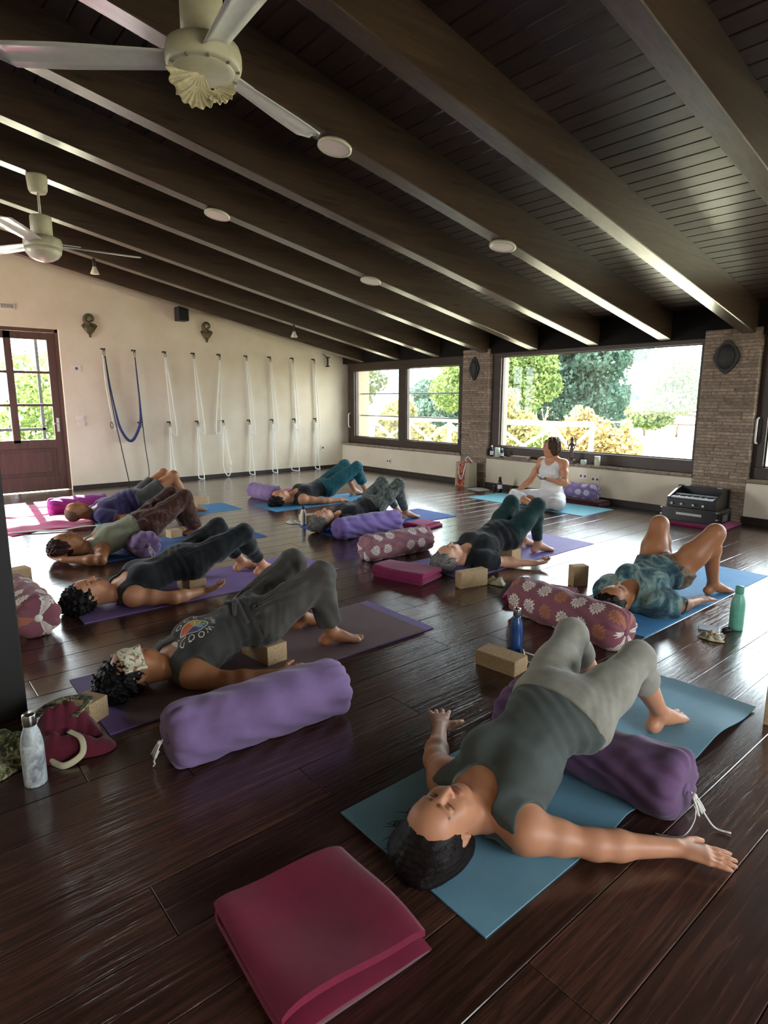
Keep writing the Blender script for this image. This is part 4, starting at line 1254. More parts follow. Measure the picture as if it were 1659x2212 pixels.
for x in (-.285, .285):
    for z in (.06, .13): MB().bbox(x - .012, x + .012, -.206, -.17, z - .006, z + .006, b=.002).build('corner_fitting', M_STEEL, hm)
for x in (-.17, .17): MB().bbox(x - .025, x + .025, .16, .18, .338, .350, b=.002).build('clasp', M_STEEL, hm)
MB().bbox(.29, .298, -.06, .08, .02, .09, b=.004).build('side_handle', M_DARKGREY, hm)
# ------------------------------------------------------------------ outside the windows
def leaf_mat(name, a, b_, tr=0.35):
    m = NT(name)
    r = m.noise(m.pos((1, 1, 1)), 1.3, 4, .6)
    g = m.n('ShaderNodeAttribute', attribute_name='shade')
    f = m.ma('MULTIPLY_ADD', g.outputs['Fac'], .7, m.ma('MULTIPLY', r, .3))
    c = m.ramp(f, [(.2, S(a)), (.8, S(b_))])
    d = m.n('ShaderNodeBsdfDiffuse', {'Color': c}); t = m.n('ShaderNodeBsdfTranslucent', {'Color': c})
    mx = m.n('ShaderNodeMixShader', {0: tr, 1: d.outputs[0], 2: t.outputs[0]})
    m.t.links.new(mx.outputs[0], m.out.inputs['Surface'])
    return m.m


def leaf_cloud(blobs, n, size, seed, up=0.3):
    """blobs: (cx,cy,cz,rx,ry,rz); returns a mesh of folded leaves"""
    r = np.random.default_rng(seed)
    B = np.array(blobs, float)
    vol = (B[:, 3] * B[:, 4] * B[:, 5]) ** .75
    k = r.choice(len(B), n, p=vol / vol.sum())
    d = r.normal(size=(n, 3)); d /= np.linalg.norm(d, axis=1)[:, None]
    rad = r.uniform(.35, 1.0, n) ** .45
    C = B[k, :3] + d * rad[:, None] * B[k, 3:]
    t = r.normal(size=(n, 3)); t[:, 2] -= .3; t /= np.linalg.norm(t, axis=1)[:, None]
    nn = d * .7 + r.normal(size=(n, 3)) * .6; nn[:, 2] += up
    nn -= t * (nn * t).sum(1)[:, None]; nn /= np.linalg.norm(nn, axis=1)[:, None] + 1e-9
    w = np.cross(t, nn)
    L = size * r.uniform(.6, 1.3, n)[:, None]; W = L * .34
    P = np.stack([C - t * L * .5, C + w * W + nn * L * .08, C + t * L * .55, C - w * W + nn * L * .08], 1)
    V = P.reshape(-1, 3); F = np.arange(4 * n).reshape(-1, 4)
    me = fast_mesh('foliage', V, F, False)
    at = me.attributes.new('shade', 'FLOAT', 'POINT')
    at.data.foreach_set('value', np.repeat(r.uniform(0, 1, n), 4).astype(np.float32))
    return me


M_BARK = plain('grey brown bark', '#5a4c40', .9, var=.35, vscale=12, bump=.8, bscale=14, obj=False, bdist=.02)
L_DARK = leaf_mat('blue green leaves', '#33473d', '#5c7265')
L_MID = leaf_mat('fresh green leaves', '#4a5c33', '#829256')
L_YEL = leaf_mat('sunlit yellow green leaves', '#777345', '#aca274')
L_RUST = leaf_mat('golden autumn leaves', '#8a7448', '#b8a574')


def tree(label, name, base, blobs, n, size, mat_, seed, trunk_r=.14, group=None, up=.3):
    root = empty(name, base, 0, label, 'tree' if 'tree' in name else 'shrub', group)
    me = leaf_cloud([(b[0] - base[0], b[1] - base[1], b[2] - base[2], b[3], b[4], b[5]) for b in blobs], n, size, seed, up)
    tag(link_mesh('foliage', me, mat_, root), kind='stuff')
    r = random.Random(seed)
    t = MB()
    top = max(b[2] for b in blobs) - base[2]
    t.tube(catmull([(0, 0, 0), (.05, .03, top * .4), (-.05, .05, top * .8), (0, 0, top)], 5), [trunk_r * (1 - .6 * i / 15) for i in range(16)], 10)
    for b in blobs[:8]:
        p = Vector((b[0] - base[0], b[1] - base[1], b[2] - base[2]))
        st_ = Vector((0, 0, min(top * .5, p.z * .6)))
        t.tube(catmull([st_, st_.lerp(p, .5) + Vector((r.uniform(-.1, .1), r.uniform(-.1, .1), .15)), p], 5), [trunk_r * .45 * (1 - .07 * i) for i in range(11)], 6)
    t.build('trunk', M_BARK, root)
    return root
rt = random.Random(19)
def blobs(cx, cy, cz, R, n, rr_, flat=.8):
    out = []
    for _ in range(n):
        a = rt.uniform(0, 6.28); d = R * math.sqrt(rt.random())
        out.append((cx + d * math.cos(a), cy + d * .8 * math.sin(a), cz + rt.uniform(-R, R) * flat, rr_ * rt.uniform(.7, 1.25), rr_ * rt.uniform(.7, 1.2), rr_ * rt.uniform(.5, .9)))
    return out
GZ0 = -0.12
def ground_mat():
    m = NT('dry pale grass and gravel')
    f = m.noise(m.pos(), .9, 5, .6); g = m.noise(m.pos(), 30, 3)
    c = m.ramp(f, [(.35, S('#8d8a72')), (.55, S('#a8a28e')), (.7, S('#b8b2a2'))])
    m.b(color=m.mix(m.ma('MULTIPLY', g, .3), c, S('#7d7c62')), rough=.95, spec=.1)
    return m.m
gd = MB().box(-80, 40, YW + .5, 120, GZ0 - .2, GZ0).box(-80, XR - .32, -40, YW + .5, GZ0 - .2, GZ0).box(-80, 60, -60, YF - .3, GZ0 - .2, GZ0).box(XW + .3, 60, YF - .3, YW + .5, GZ0 - .2, GZ0)
tag(gd.build('ground', ground_mat()), 'pale dry ground outside the windows', 'ground', kind='structure')

tree('big blue green tree filling the picture window', 'big_tree', (-15.4, 20.5, GZ0), blobs(-15.6, 20.5, 3.0, 3.0, 16, 1.5) + blobs(-12.4, 20.2, 2.4, 1.5, 7, 1.0) + blobs(-17.5, 19.5, 1.6, 2.0, 8, 1.2), 46000, .17, L_DARK, 3, .25)
tree('darker tree deep behind the picture window', 'far_tree', (-20, 28, GZ0), blobs(-20, 28, 3.0, 4.5, 14, 2.2), 16000, .30, L_DARK, 4, .3)
tree('green tree hanging into the right of the picture window', 'branch_tree', (-5.9, 17.4, GZ0), blobs(-8.25, 17.4, 1.7, .9, 9, .55, .9), 7000, .13, L_MID, 5, .12)
tree('light green tree behind the left pane', 'leafy_tree', (-18.6, 13.4, GZ0), blobs(-18.4, 13.2, 1.5, 1.7, 14, .9), 20000, .125, L_MID, 6, .14)
tree('light green tree with a grey trunk behind the right pane', 'trunk_tree', (-13.6, 15.0, GZ0), blobs(-13.6, 16.2, 2.3, 1.6, 12, .85, .6) + blobs(-12.2, 16.2, 1.8, .8, 5, .7), 20000, .13, L_MID, 7, .2)
tree('yellowing hedge low behind the railing', 'hedge_shrub', (-14.2, 12.6, GZ0), blobs(-14.6, 12.8, .6, .9, 9, .5, .5) + blobs(-12.6, 12.6, .35, .9, 6, .4, .4), 7000, .13, L_YEL, 8, .03)
tree('tall pale big leaved shrub left in the picture window', 'pale_shrub', (-9.25, 11.6, GZ0), [(-9.25, 11.6, 1.35, .28, .28, .25), (-9.4, 11.6, 1.05, .35, .35, .3), (-9.0, 11.7, .75, .45, .4, .35), (-9.55, 11.5, .65, .4, .4, .35), (-9.2, 11.5, .3, .55, .4, .3), (-8.75, 11.6, .5, .25, .25, .25)], 1500, .15, L_YEL, 9, .03, up=.8)
tree('golden bush in the middle of the picture window', 'golden_bush', (-7.2, 11.6, GZ0), [(-7.38, 11.6, .75, .35, .3, .3), (-6.96, 11.6, .65, .4, .35, .32), (-7.70, 11.7, .4, .4, .35, .35), (-6.54, 11.6, .45, .4, .35, .32), (-6.17, 11.5, .35, .3, .3, .3), (-6.96, 11.6, .2, .7, .4, .3), (-7.38, 11.6, 1.05, .15, .15, .15), (-7.12, 11.6, .98, .12, .12, .18), (-6.27, 11.6, .8, .10, .10, .18)], 3200, .115, L_RUST, 10, .03, up=.7)
tree('low green shrub behind the railing cross', 'low_shrub', (-9.0, 13.0, GZ0), [(-9.0, 13.0, .25, .6, .4, .35), (-9.7, 13.1, .35, .4, .4, .35), (-8.5, 12.9, .45, .35, .3, .3)], 1600, .11, L_MID, 11, .02)
tree('pale green hedge outside the glazed door', 'door_hedge', (-22.0, 2.6, GZ0), blobs(-22.2, 1.2, 1.2, 2.0, 9, 1.0, .6) + blobs(-22.2, 4.8, 1.2, 2.0, 9, 1.0, .6), 7000, .2, L_MID, 12, .06)

# dried flower stalk
sk = empty('dry_flower_stalk', (-8.05, 11.3, GZ0), 0, 'dry branching flower stalk standing above the golden bush', 'plant')
m = MB().tube([(0, 0, 0), (.02, 0, .7), (.05, 0, 1.02)], .012, 6)
rs = random.Random(2)
for k in range(9):
    a = rs.uniform(-1.2, 1.2); z = .75 + .03 * k
    m.tube(catmull([(.03, 0, z), (.03 + .10 * math.sin(a), .05 * math.cos(3 * a), z + .14), (.03 + .17 * math.sin(a), .08 * math.cos(3 * a), z + .30 - .1 * abs(a))], 4), [.008] * 4 + [.006] * 5, 5)
    m.ball((.03 + .17 * math.sin(a), .08 * math.cos(3 * a), z + .30 - .1 * abs(a)), .022, 5)
m.build('stalk', plain('dry straw brown', '#b98d62', .9), sk)

# rustic railing
M_LOG = plain('sun bleached log', '#a3937f', .9, var=.25, vscale=14, bump=.6, bscale=20, obj=False)
rl_ = empty('terrace_railing', (-9.3, 10.3, GZ0), 0, 'sun bleached rustic log railing with crossed braces on the terrace', 'railing')
RY = 0.0
px_ = [-3.4, -2.0, -.6, .8, 2.2, 3.05]
for x in px_: MB().tube([(x, RY, 0), (x + .01, RY, .98)], .05, 9).build('post', M_LOG, rl_)
MB().tube([(x, RY + .01 * math.sin(x * 3), .97 + .008 * math.sin(x * 5)) for x in [-3.6 + .35 * k for k in range(20)] if x < 3.2], .055, 9).build('top_rail', M_LOG, rl_)
for a, b in zip(px_[:-1], px_[1:]):
    MB().tube([(a, RY - .03, .10), (b, RY - .03, .88)], .035, 8).build('brace', M_LOG, rl_)
    MB().tube([(a, RY + .03, .88), (b, RY + .03, .10)], .035, 8).build('brace', M_LOG, rl_)
fn_ = empty('far_fence', (-11.5, 24, GZ0), 0, 'low far fence across the bright meadow', 'fence')
for k in range(6): MB().tube([(-2 + k * 1.3, 0, 0), (-2 + k * 1.3, 0, .55)], .05, 6).build('post', M_BARK, fn_)
MB().tube([(-2.5, 0, .5), (5.2, 0, .5)], .045, 6).build('rail', M_BARK, fn_)
# ------------------------------------------------------------------ people: soft blended bodies
def V3(*a): return np.array(a, float)
def nrm(v): v = np.asarray(v, float); return v / np.linalg.norm(v)


def axis_pts(lo, hi, step, fine=()):
    out = [lo]
    while out[-1] < hi:
        s = step
        for a, b, st in fine:
            if a <= out[-1] < b: s = min(s, st)
        out.append(out[-1] + s)
    return np.array(out, np.float32)


def ell_d(P, c, A, r):
    q = [P[i] - c[i] for i in range(3)]
    k0 = 0; k1 = 0
    for i in range(3):
        t = q[0] * A[i][0] + q[1] * A[i][1] + q[2] * A[i][2]
        k0 = k0 + (t / r[i]) ** 2; k1 = k1 + (t / (r[i] * r[i])) ** 2
    k0 = np.sqrt(k0); k1 = np.sqrt(k1) + 1e-9
    return k0 * (k0 - 1) / k1


def prim_d(P, p):
    t = p[0]
    if t == 'cone':
        a, b, ra, rb = p[1:5]
        ab = b - a; L2 = ab @ ab + 1e-12
        q = [P[i] - a[i] for i in range(3)]
        h = np.clip((q[0] * ab[0] + q[1] * ab[1] + q[2] * ab[2]) / L2, 0, 1)
        d = np.sqrt((q[0] - ab[0] * h) ** 2 + (q[1] - ab[1] * h) ** 2 + (q[2] - ab[2] * h) ** 2)
        return d - (ra + (rb - ra) * h)
    if t in ('ell', 'sub'):
        return ell_d(P, p[1], p[2], p[3])
    if t == 'loft':
        best = None
        st = p[1]
        for (c0, W0, N0, a0, b0), (c1, W1, N1, a1, b1) in zip(st[:-1], st[1:]):
            ab = c1 - c0; L2 = ab @ ab + 1e-12; T = ab / math.sqrt(L2)
            q = [P[i] - c0[i] for i in range(3)]
            al = q[0] * ab[0] + q[1] * ab[1] + q[2] * ab[2]
            h = np.clip(al / L2, 0, 1)
            hs = h * h * (3 - 2 * h) * 0.5 + h * 0.5
            e = [q[i] - ab[i] * h for i in range(3)]
            W = nrm(W0 + W1); W = nrm(W - T * (W @ T)); N = np.cross(T, W)
            w = e[0] * W[0] + e[1] * W[1] + e[2] * W[2]
            n = e[0] * N[0] + e[1] * N[1] + e[2] * N[2]
            l = e[0] * T[0] + e[1] * T[1] + e[2] * T[2]
            a = a0 + (a1 - a0) * hs; b = b0 + (b1 - b0) * hs
            m = np.minimum(a, b) * 0.8
            k0 = np.sqrt((w / a) ** 2 + (n / b) ** 2 + (l / m) ** 2)
            k1 = np.sqrt((w / a ** 2) ** 2 + (n / b ** 2) ** 2 + (l / m ** 2) ** 2) + 1e-6
            d = k0 * (k0 - 1) / k1
            best = d if best is None else np.minimum(best, d)
        return best


def prim_box(p):
    t = p[0]
    if t == 'cone':
        a, b, ra, rb = p[1:5]; r = max(ra, rb)
        return np.minimum(a, b) - r, np.maximum(a, b) + r
    if t in ('ell', 'sub'):
        c, A, r = p[1:4]
        e = np.sqrt(sum((np.asarray(A[i]) * r[i]) ** 2 for i in range(3)))
        return c - e, c + e
    lo = np.min([s[0] - max(s[3], s[4]) for s in p[1]], axis=0); hi = np.max([s[0] + max(s[3], s[4]) for s in p[1]], axis=0)
    return lo, hi


def smin(a, b, k):
    h = np.maximum(k - np.abs(a - b), 0) / k
    return np.minimum(a, b) - h * h * k * 0.25


def evaluate(prims, ax, infl=0.0):
    F = np.full([len(a) for a in ax], 0.2, np.float32)
    for p in prims:
        k = p[-1]
        lo, hi = prim_box(p)
        pad = 0.03 + k + infl
        sl = []
        for i in range(3):
            i0 = max(0, np.searchsorted(ax[i], lo[i] - pad) - 1); i1 = min(len(ax[i]), np.searchsorted(ax[i], hi[i] + pad) + 1)
            sl.append(slice(i0, i1))
        if any(s.start >= s.stop for s in sl): continue
        P = [ax[0][sl[0]][:, None, None], ax[1][sl[1]][None, :, None], ax[2][sl[2]][None, None, :]]
        d = prim_d(P, p)
        sl = tuple(sl)
        if p[0] == 'sub':
            F[sl] = -smin(-F[sl], d, k)
        else:
            F[sl] = smin(F[sl], d - infl, k)
    return F


def surface_nets(F, ax):
    nx, ny, nz = F.shape
    ins = F < 0
    c = np.zeros((nx - 1, ny - 1, nz - 1), np.int8)
    for dx in (0, 1):
        for dy in (0, 1):
            for dz in (0, 1):
                c += ins[dx:nx - 1 + dx, dy:ny - 1 + dy, dz:nz - 1 + dz]
    act = (c > 0) & (c < 8)
    I, J, K = np.nonzero(act)
    n = len(I)
    idx = np.full(act.shape, -1, np.int32); idx[I, J, K] = np.arange(n)
    acc = np.zeros((n, 3)); cnt = np.zeros(n)
    for axis in range(3):
        o = [(0, 0), (0, 1), (1, 0), (1, 1)]
        for u, v in o:
            d0 = [0, 0, 0]; rest_ = [a for a in range(3) if a != axis]
            d0[rest_[0]] = u; d0[rest_[1]] = v
            d1 = list(d0); d1[axis] = 1
            f0 = F[I + d0[0], J + d0[1], K + d0[2]]; f1 = F[I + d1[0], J + d1[1], K + d1[2]]
            m = (f0 < 0) != (f1 < 0)
            t = np.where(m, f0 / np.where(m, f0 - f1, 1), 0)
            idx3 = (I, J, K)
            for a in range(3):
                g = ax[a]
                base = g[idx3[a] + d0[a]]
                val = base + (t * (g[np.minimum(idx3[a] + 1, len(g) - 1)] - g[idx3[a]]) if a == axis else 0)
                acc[:, a] += np.where(m, val, 0)
            cnt += m
    Vv = acc / np.maximum(cnt, 1)[:, None]
    quads = []
    for axis in range(3):
        s0 = [slice(1, -1)] * 3; s1 = [slice(1, -1)] * 3
        s0[axis] = slice(0, -1); s1[axis] = slice(1, None)
        a = ins[tuple(s0)]; b = ins[tuple(s1)]
        ch = np.nonzero(a != b)
        flip = a[ch]
        pos = [ch[k] + (0 if k == axis else 1) for k in range(3)]
        r = [k for k in range(3) if k != axis]
        def cell(u, v):
            q = list(pos); q[r[0]] = q[r[0]] - u; q[r[1]] = q[r[1]] - v
            return idx[q[0], q[1], q[2]]
        q = np.stack([cell(1, 1), cell(0, 1), cell(0, 0), cell(1, 0)], 1)
        fl = flip if axis != 1 else ~flip
        q[~fl] = q[~fl][:, ::-1]
        quads.append(q)
    Q = np.concatenate(quads)
    Q = Q[(Q >= 0).all(1)]
    return Vv, Q


def vnoise(P, seed, freq):
    """cheap smooth noise for point rows P (n,3)"""
    r = np.random.default_rng(seed)
    out = np.zeros(len(P))
    for i in range(5):
        d = r.normal(size=3); d /= np.linalg.norm(d)
        out += np.sin(P @ d * freq * (0.7 + 0.25 * i) * 6.283 + r.uniform(0, 6.28) + 1.3 * np.sin(P @ r.normal(size=3) * freq * 3.1))
    return out / 3.0


def relax(Vv, Q, it=1, lam=0.5):
    for _ in range(it):
        s = np.zeros_like(Vv); c = np.zeros(len(Vv))
        for a, b in ((0, 1), (1, 2), (2, 3), (3, 0)):
            np.add.at(s, Q[:, a], Vv[Q[:, b]]); np.add.at(c, Q[:, a], 1)
            np.add.at(s, Q[:, b], Vv[Q[:, a]]); np.add.at(c, Q[:, b], 1)
        Vv = Vv + lam * (s / np.maximum(c, 1)[:, None] - Vv)
    return Vv


def drop_crumbs(Vv, Q):
    """keep only pieces with at least 4 percent of the vertices"""
    n = len(Vv)
    lab = np.arange(n)
    E = np.concatenate([Q[:, [0, 1]], Q[:, [1, 2]], Q[:, [2, 3]], Q[:, [3, 0]]])
    while True:
        m = np.minimum(lab[E[:, 0]], lab[E[:, 1]])
        new = lab.copy()
        np.minimum.at(new, lab[E[:, 0]], m); np.minimum.at(new, lab[E[:, 1]], m)
        new = new[new]; new = new[new]; new = new[lab]; new = new[new]
        if (new == lab).all(): break
        lab = new
    cnt = np.bincount(lab, minlength=n)
    keep = cnt[lab] > .04 * n
    mp = np.cumsum(keep) - 1
    return Vv[keep], mp[Q[keep[Q].all(1)]]


def skin_field(prims, step, fine=((), (), ()), infl=0.0, clips=(), disp=None, floor_z=0.004, it=1):
    lo = np.min([prim_box(p)[0] for p in prims if p[0] != 'sub'], axis=0) - infl - 0.02
    hi = np.max([prim_box(p)[1] for p in prims if p[0] != 'sub'], axis=0) + infl + 0.02
    ax = [axis_pts(lo[i], hi[i], step, fine[i]) for i in range(3)]
    F = evaluate(prims, ax, infl)
    near = np.nonzero(F < 0.03)
    P = np.stack([ax[i][near[i]] for i in range(3)], 1).astype(float)
    f = F[near].astype(float)
    if disp is not None: f = f + disp(P)
    for c in clips:
        if c[0] == 'plane': f = np.maximum(f, (P - c[1]) @ nrm(c[2]))
        elif c[0] == 'hole': f = np.maximum(f, -ell_d([P[:, 0], P[:, 1], P[:, 2]], c[1], c[2], c[3]))
        elif c[0] == 'keep': f = np.maximum(f, ell_d([P[:, 0], P[:, 1], P[:, 2]], c[1], c[2], c[3]))
        elif c[0] == 'fn': f = np.maximum(f, c[1](P))
    if floor_z is not None: f = np.maximum(f, floor_z - P[:, 2])
    F[near] = f
    Vv, Q = surface_nets(F, ax)
    Vv, Q = drop_crumbs(Vv, Q)
    Vv = relax(Vv, Q, it, 0.4)
    return Vv, Q


def frame_axes(T, N):
    T = nrm(T); N = nrm(np.asarray(N) - T * (np.asarray(N) @ T)); W = np.cross(T, N)
    return T, N, W


# ---- materials
def skin_mat(name, c, dark):
    m = NT(name)
    p = m.pos(obj=True)
    f = m.noise(p, 16, 4, 0.6)
    base = m.mix(f, S(dark), S(c))
    att = m.n('ShaderNodeAttribute', attribute_name='tone')
    sep = m.n('ShaderNodeSeparateColor', {0: att.outputs['Color']})
    col = m.mix(sep.outputs[0], base, S('#8a4a44'))
    col = m.mix(sep.outputs[1], col, S('#2a1a14'))
    m.b(color=col, rough=0.48, spec=0.4, normal=m.bump(m.noise(p, 320, 2), 0.08, 0.001), sub=0.06)
    m.bsdf.inputs['Subsurface Radius'].default_value = (0.012, 0.005, 0.003)
    m.bsdf.inputs['Subsurface Scale'].default_value = 0.6
    return m.m
def hair_mat(name, dark, light, sc=90):
    m = NT(name)
    p = m.pos((1, 0.16, 1), obj=True)
    f = m.noise(p, sc * 1.6, 4, 0.6, 0.6)
    m.b(color=m.ramp(f, [(0.3, S(dark)), (0.7, S(light))]), rough=0.55, spec=0.22, normal=m.bump(f, 0.5, 0.003))
    return m.m
# ---- anatomy
def head_prims(c, U, N, s=1.0, female=True):
    """c head centre, U towards the crown, N out of the face"""
    U = nrm(U); N = nrm(np.asarray(N) - U * (np.asarray(N) @ U)); W = np.cross(U, N)
    A = (W, U, N)
    def at(w, u, n): return c + s * (W * w + U * u + N * n)
    def e(w, u, n, rw_, ru, rn, k, t='ell', A_=None): return (t, at(w, u, n), A_ or A, (rw_ * s, ru * s, rn * s), k * s)
    P = [e(0, .034, -.012, .074, .083, .092, .03), e(0, -.03, .018, .060, .080, .068, .04), e(0, .045, .03, .062, .055, .058, .03)]
    P += [e(0, -.088, .048, .027, .022, .028, .035)]
    for q in (-1, 1):
        P += [e(q * .036, -.028, .050, .028, .030, .028, .025), e(q * .042, -.072, .012, .018, .034, .03, .03)]
        P += [e(q * .031, .006, .092, .018, .0125, .019, .014, 'sub')]
    P += [e(0, .024, .074, .046, .010, .014, .016)]
    for q in (-1, 1):
        P += [e(q * .031, .003, .0735, .0145, .0105, .0105, .004)]
        P += [('cone', at(q * .018, .0225, .086), at(q * .046, .021, .074), .0035 * s, .003 * s, .008 * s)]
    P += [('cone', at(0, .016, .083), at(0, -.027, .1045), .0072 * s, .0108 * s, .012 * s)]
    for q in (-1, 1): P += [e(q * .0115, -.031, .0925, .0078, .007, .010, .008)]
    P += [e(0, -.0545, .0835, .023, .0055, .0085, .006), e(0, -.0655, .0805, .0205, .0068, .0092, .006)]
    P += [e(0, -.0600, .0925, .024, .0016, .006, .003, 'sub')]
    for q in (-1, 1):
        ea = (nrm(W * q + N * .35), nrm(U - N * .15), nrm(np.cross(nrm(W * q + N * .35), nrm(U - N * .15))))
        P += [e(q * .077, -.004, -.014, .0085, .031, .018, .008, 'ell', ea), e(q * .085, .0, -.008, .007, .020, .009, .005, 'sub', ea), e(q * .078, -.030, -.008, .007, .009, .007, .006)]
    def tone(V):
        T = np.zeros((len(V), 3))
        X = [V[:, 0], V[:, 1], V[:, 2]]
        lip = np.minimum(ell_d(X, at(0, -.0545, .0835), A, (.024 * s, .0066 * s, .012 * s)), ell_d(X, at(0, -.0655, .0805), A, (.0215 * s, .0078 * s, .012 * s)))
        T[:, 0] = np.clip(0.7 - lip / (.0025 * s), 0, 1) * 0.75
        for q in (-1, 1):
            b1 = prim_d(X, ('cone', at(q * .014, .026, .0865), at(q * .048, .0235, .072), .0075 * s, .0050 * s, 1))
            l1 = ell_d(X, at(q * .031, -.0055, .081), A, (.0145 * s, .0022 * s, .009 * s))
            T[:, 1] = np.maximum(T[:, 1], np.clip(1.0 - b1 / (.0045 * s), 0, 1) * 0.85)
            T[:, 1] = np.maximum(T[:, 1], np.clip(0.9 - l1 / (.0022 * s), 0, 1) * 0.8)
        return T
    return P, at, A, tone


def hand_prims(wr, d, n, s, curl=0.25, spread=0.10, sc=1.0, thumb=0.75, fat=1.0):
    """wr wrist, d towards the finger tips, n out of the back of the hand, s towards the thumb"""
    d = nrm(d); n = nrm(n - d * (n @ d)); s_ = nrm(s - d * (s @ d) - n * (s @ n))
    P = [('loft', [(wr, s_, n, .026 * sc, .019 * sc), (wr + d * .035 * sc, s_, n, .034 * sc, .017 * sc), (wr + d * .085 * sc, s_, n, .040 * sc, .0135 * sc)], .012)]
    base = [(.0305, .070), (.0105, .079), (-.0095, .073), (-.0285, .057)]
    for i, (off, L) in enumerate(base):
        a = wr + (d * .085 + s_ * off) * sc
        ang = spread * (1.5 - i)
        dd = nrm(d * math.cos(ang) + s_ * math.sin(ang))
        p, c = a, 0.0
        for j, fr in enumerate((.45, .30, .25)):
            c += curl * (0.7, 1.0, 0.8)[j]
            dj = dd * math.cos(c) - n * math.sin(c)
            q = p + dj * L * fr * sc
            r0 = (.0092, .0086, .0078)[j] * sc * fat; r1 = (.0086, .0078, .0066)[j] * sc * fat
            P.append(('cone', p, q, r0, r1, .004 if j else .010))
            p = q
    t0 = wr + (d * .022 + s_ * .022 - n * .004) * sc
    t1 = t0 + nrm(d * .75 + s_ * thumb) * .038 * sc
    t2 = t1 + nrm(d * .85 + s_ * thumb * .7 - n * .15) * .029 * sc
    t3 = t2 + nrm(d * .95 + s_ * thumb * .5 - n * .2) * .022 * sc
    P += [('cone', t0, t1, .0180 * sc, .0125 * sc, .014), ('cone', t1, t2, .0120 * sc, .0108 * sc, .005), ('cone', t2, t3, .0106 * sc, .0082 * sc, .004)]
    return P


def foot_prims(ank, f, side, sc=1.0):
    """side points to the big toe side; the sole lies on the ground"""
    f = nrm(V3(f[0], f[1], 0)); side = nrm(V3(side[0], side[1], 0) - f * (V3(side[0], side[1], 0) @ f)); U = V3(0, 0, 1)
    g = V3(ank[0], ank[1], 0.004)
    A = (side, f, U)
    P = [('ell', g - f * .032 * sc + U * .030 * sc, A, (.030 * sc, .038 * sc, .031 * sc), .03),
         ('loft', [(V3(*ank) - U * .012, side, U, .033 * sc, .036 * sc), (g + f * .055 * sc + U * .043 * sc, side, U, .034 * sc, .036 * sc), (g + f * .115 * sc + U * .024 * sc, side, U, .043 * sc, .021 * sc), (g + f * .15 * sc + U * .017 * sc, side, U, .044 * sc, .014 * sc)], .025)]
    P += [('ell', V3(*ank) + side * .026 * sc - U * .004, A, (.013, .016, .016), .015), ('ell', V3(*ank) - side * .026 * sc - U * .012, A, (.013, .016, .016), .015)]
    for i, (o, l, r) in enumerate(((.032, .194, .0120), (.0105, .192, .0082), (-.0065, .183, .0077), (-.0215, .171, .0072), (-.035, .157, .0070))):
        P.append(('cone', g + (side * o + f * (l - .045)) * sc + U * .016 * sc, g + (side * o * 1.04 + f * (l - .008)) * sc + U * .012 * sc, r * sc, r * .95 * sc, .0025))
    return P


def limb_leg(hip, knee, ank, b=1.0, out=None):
    up = nrm(V3(0, 0, 1))
    mid = hip + (knee - hip) * 0.45
    T = nrm(ank - knee); back = nrm(hip - knee); back = nrm(back - T * (back @ T))
    calf = knee + (ank - knee) * 0.30 + back * .020 * b
    P = [('cone', hip, mid, .085 * b, .078 * b, .04), ('cone', mid, knee, .078 * b, .054 * b, .03), ('ell', knee - back * .008, (T, back, np.cross(T, back)), (.052 * b, .047 * b, .047 * b), .03),
         ('cone', knee, calf, .049 * b, .054 * b, .03), ('cone', calf, ank, .052 * b, .032 * b, .03)]
    return P


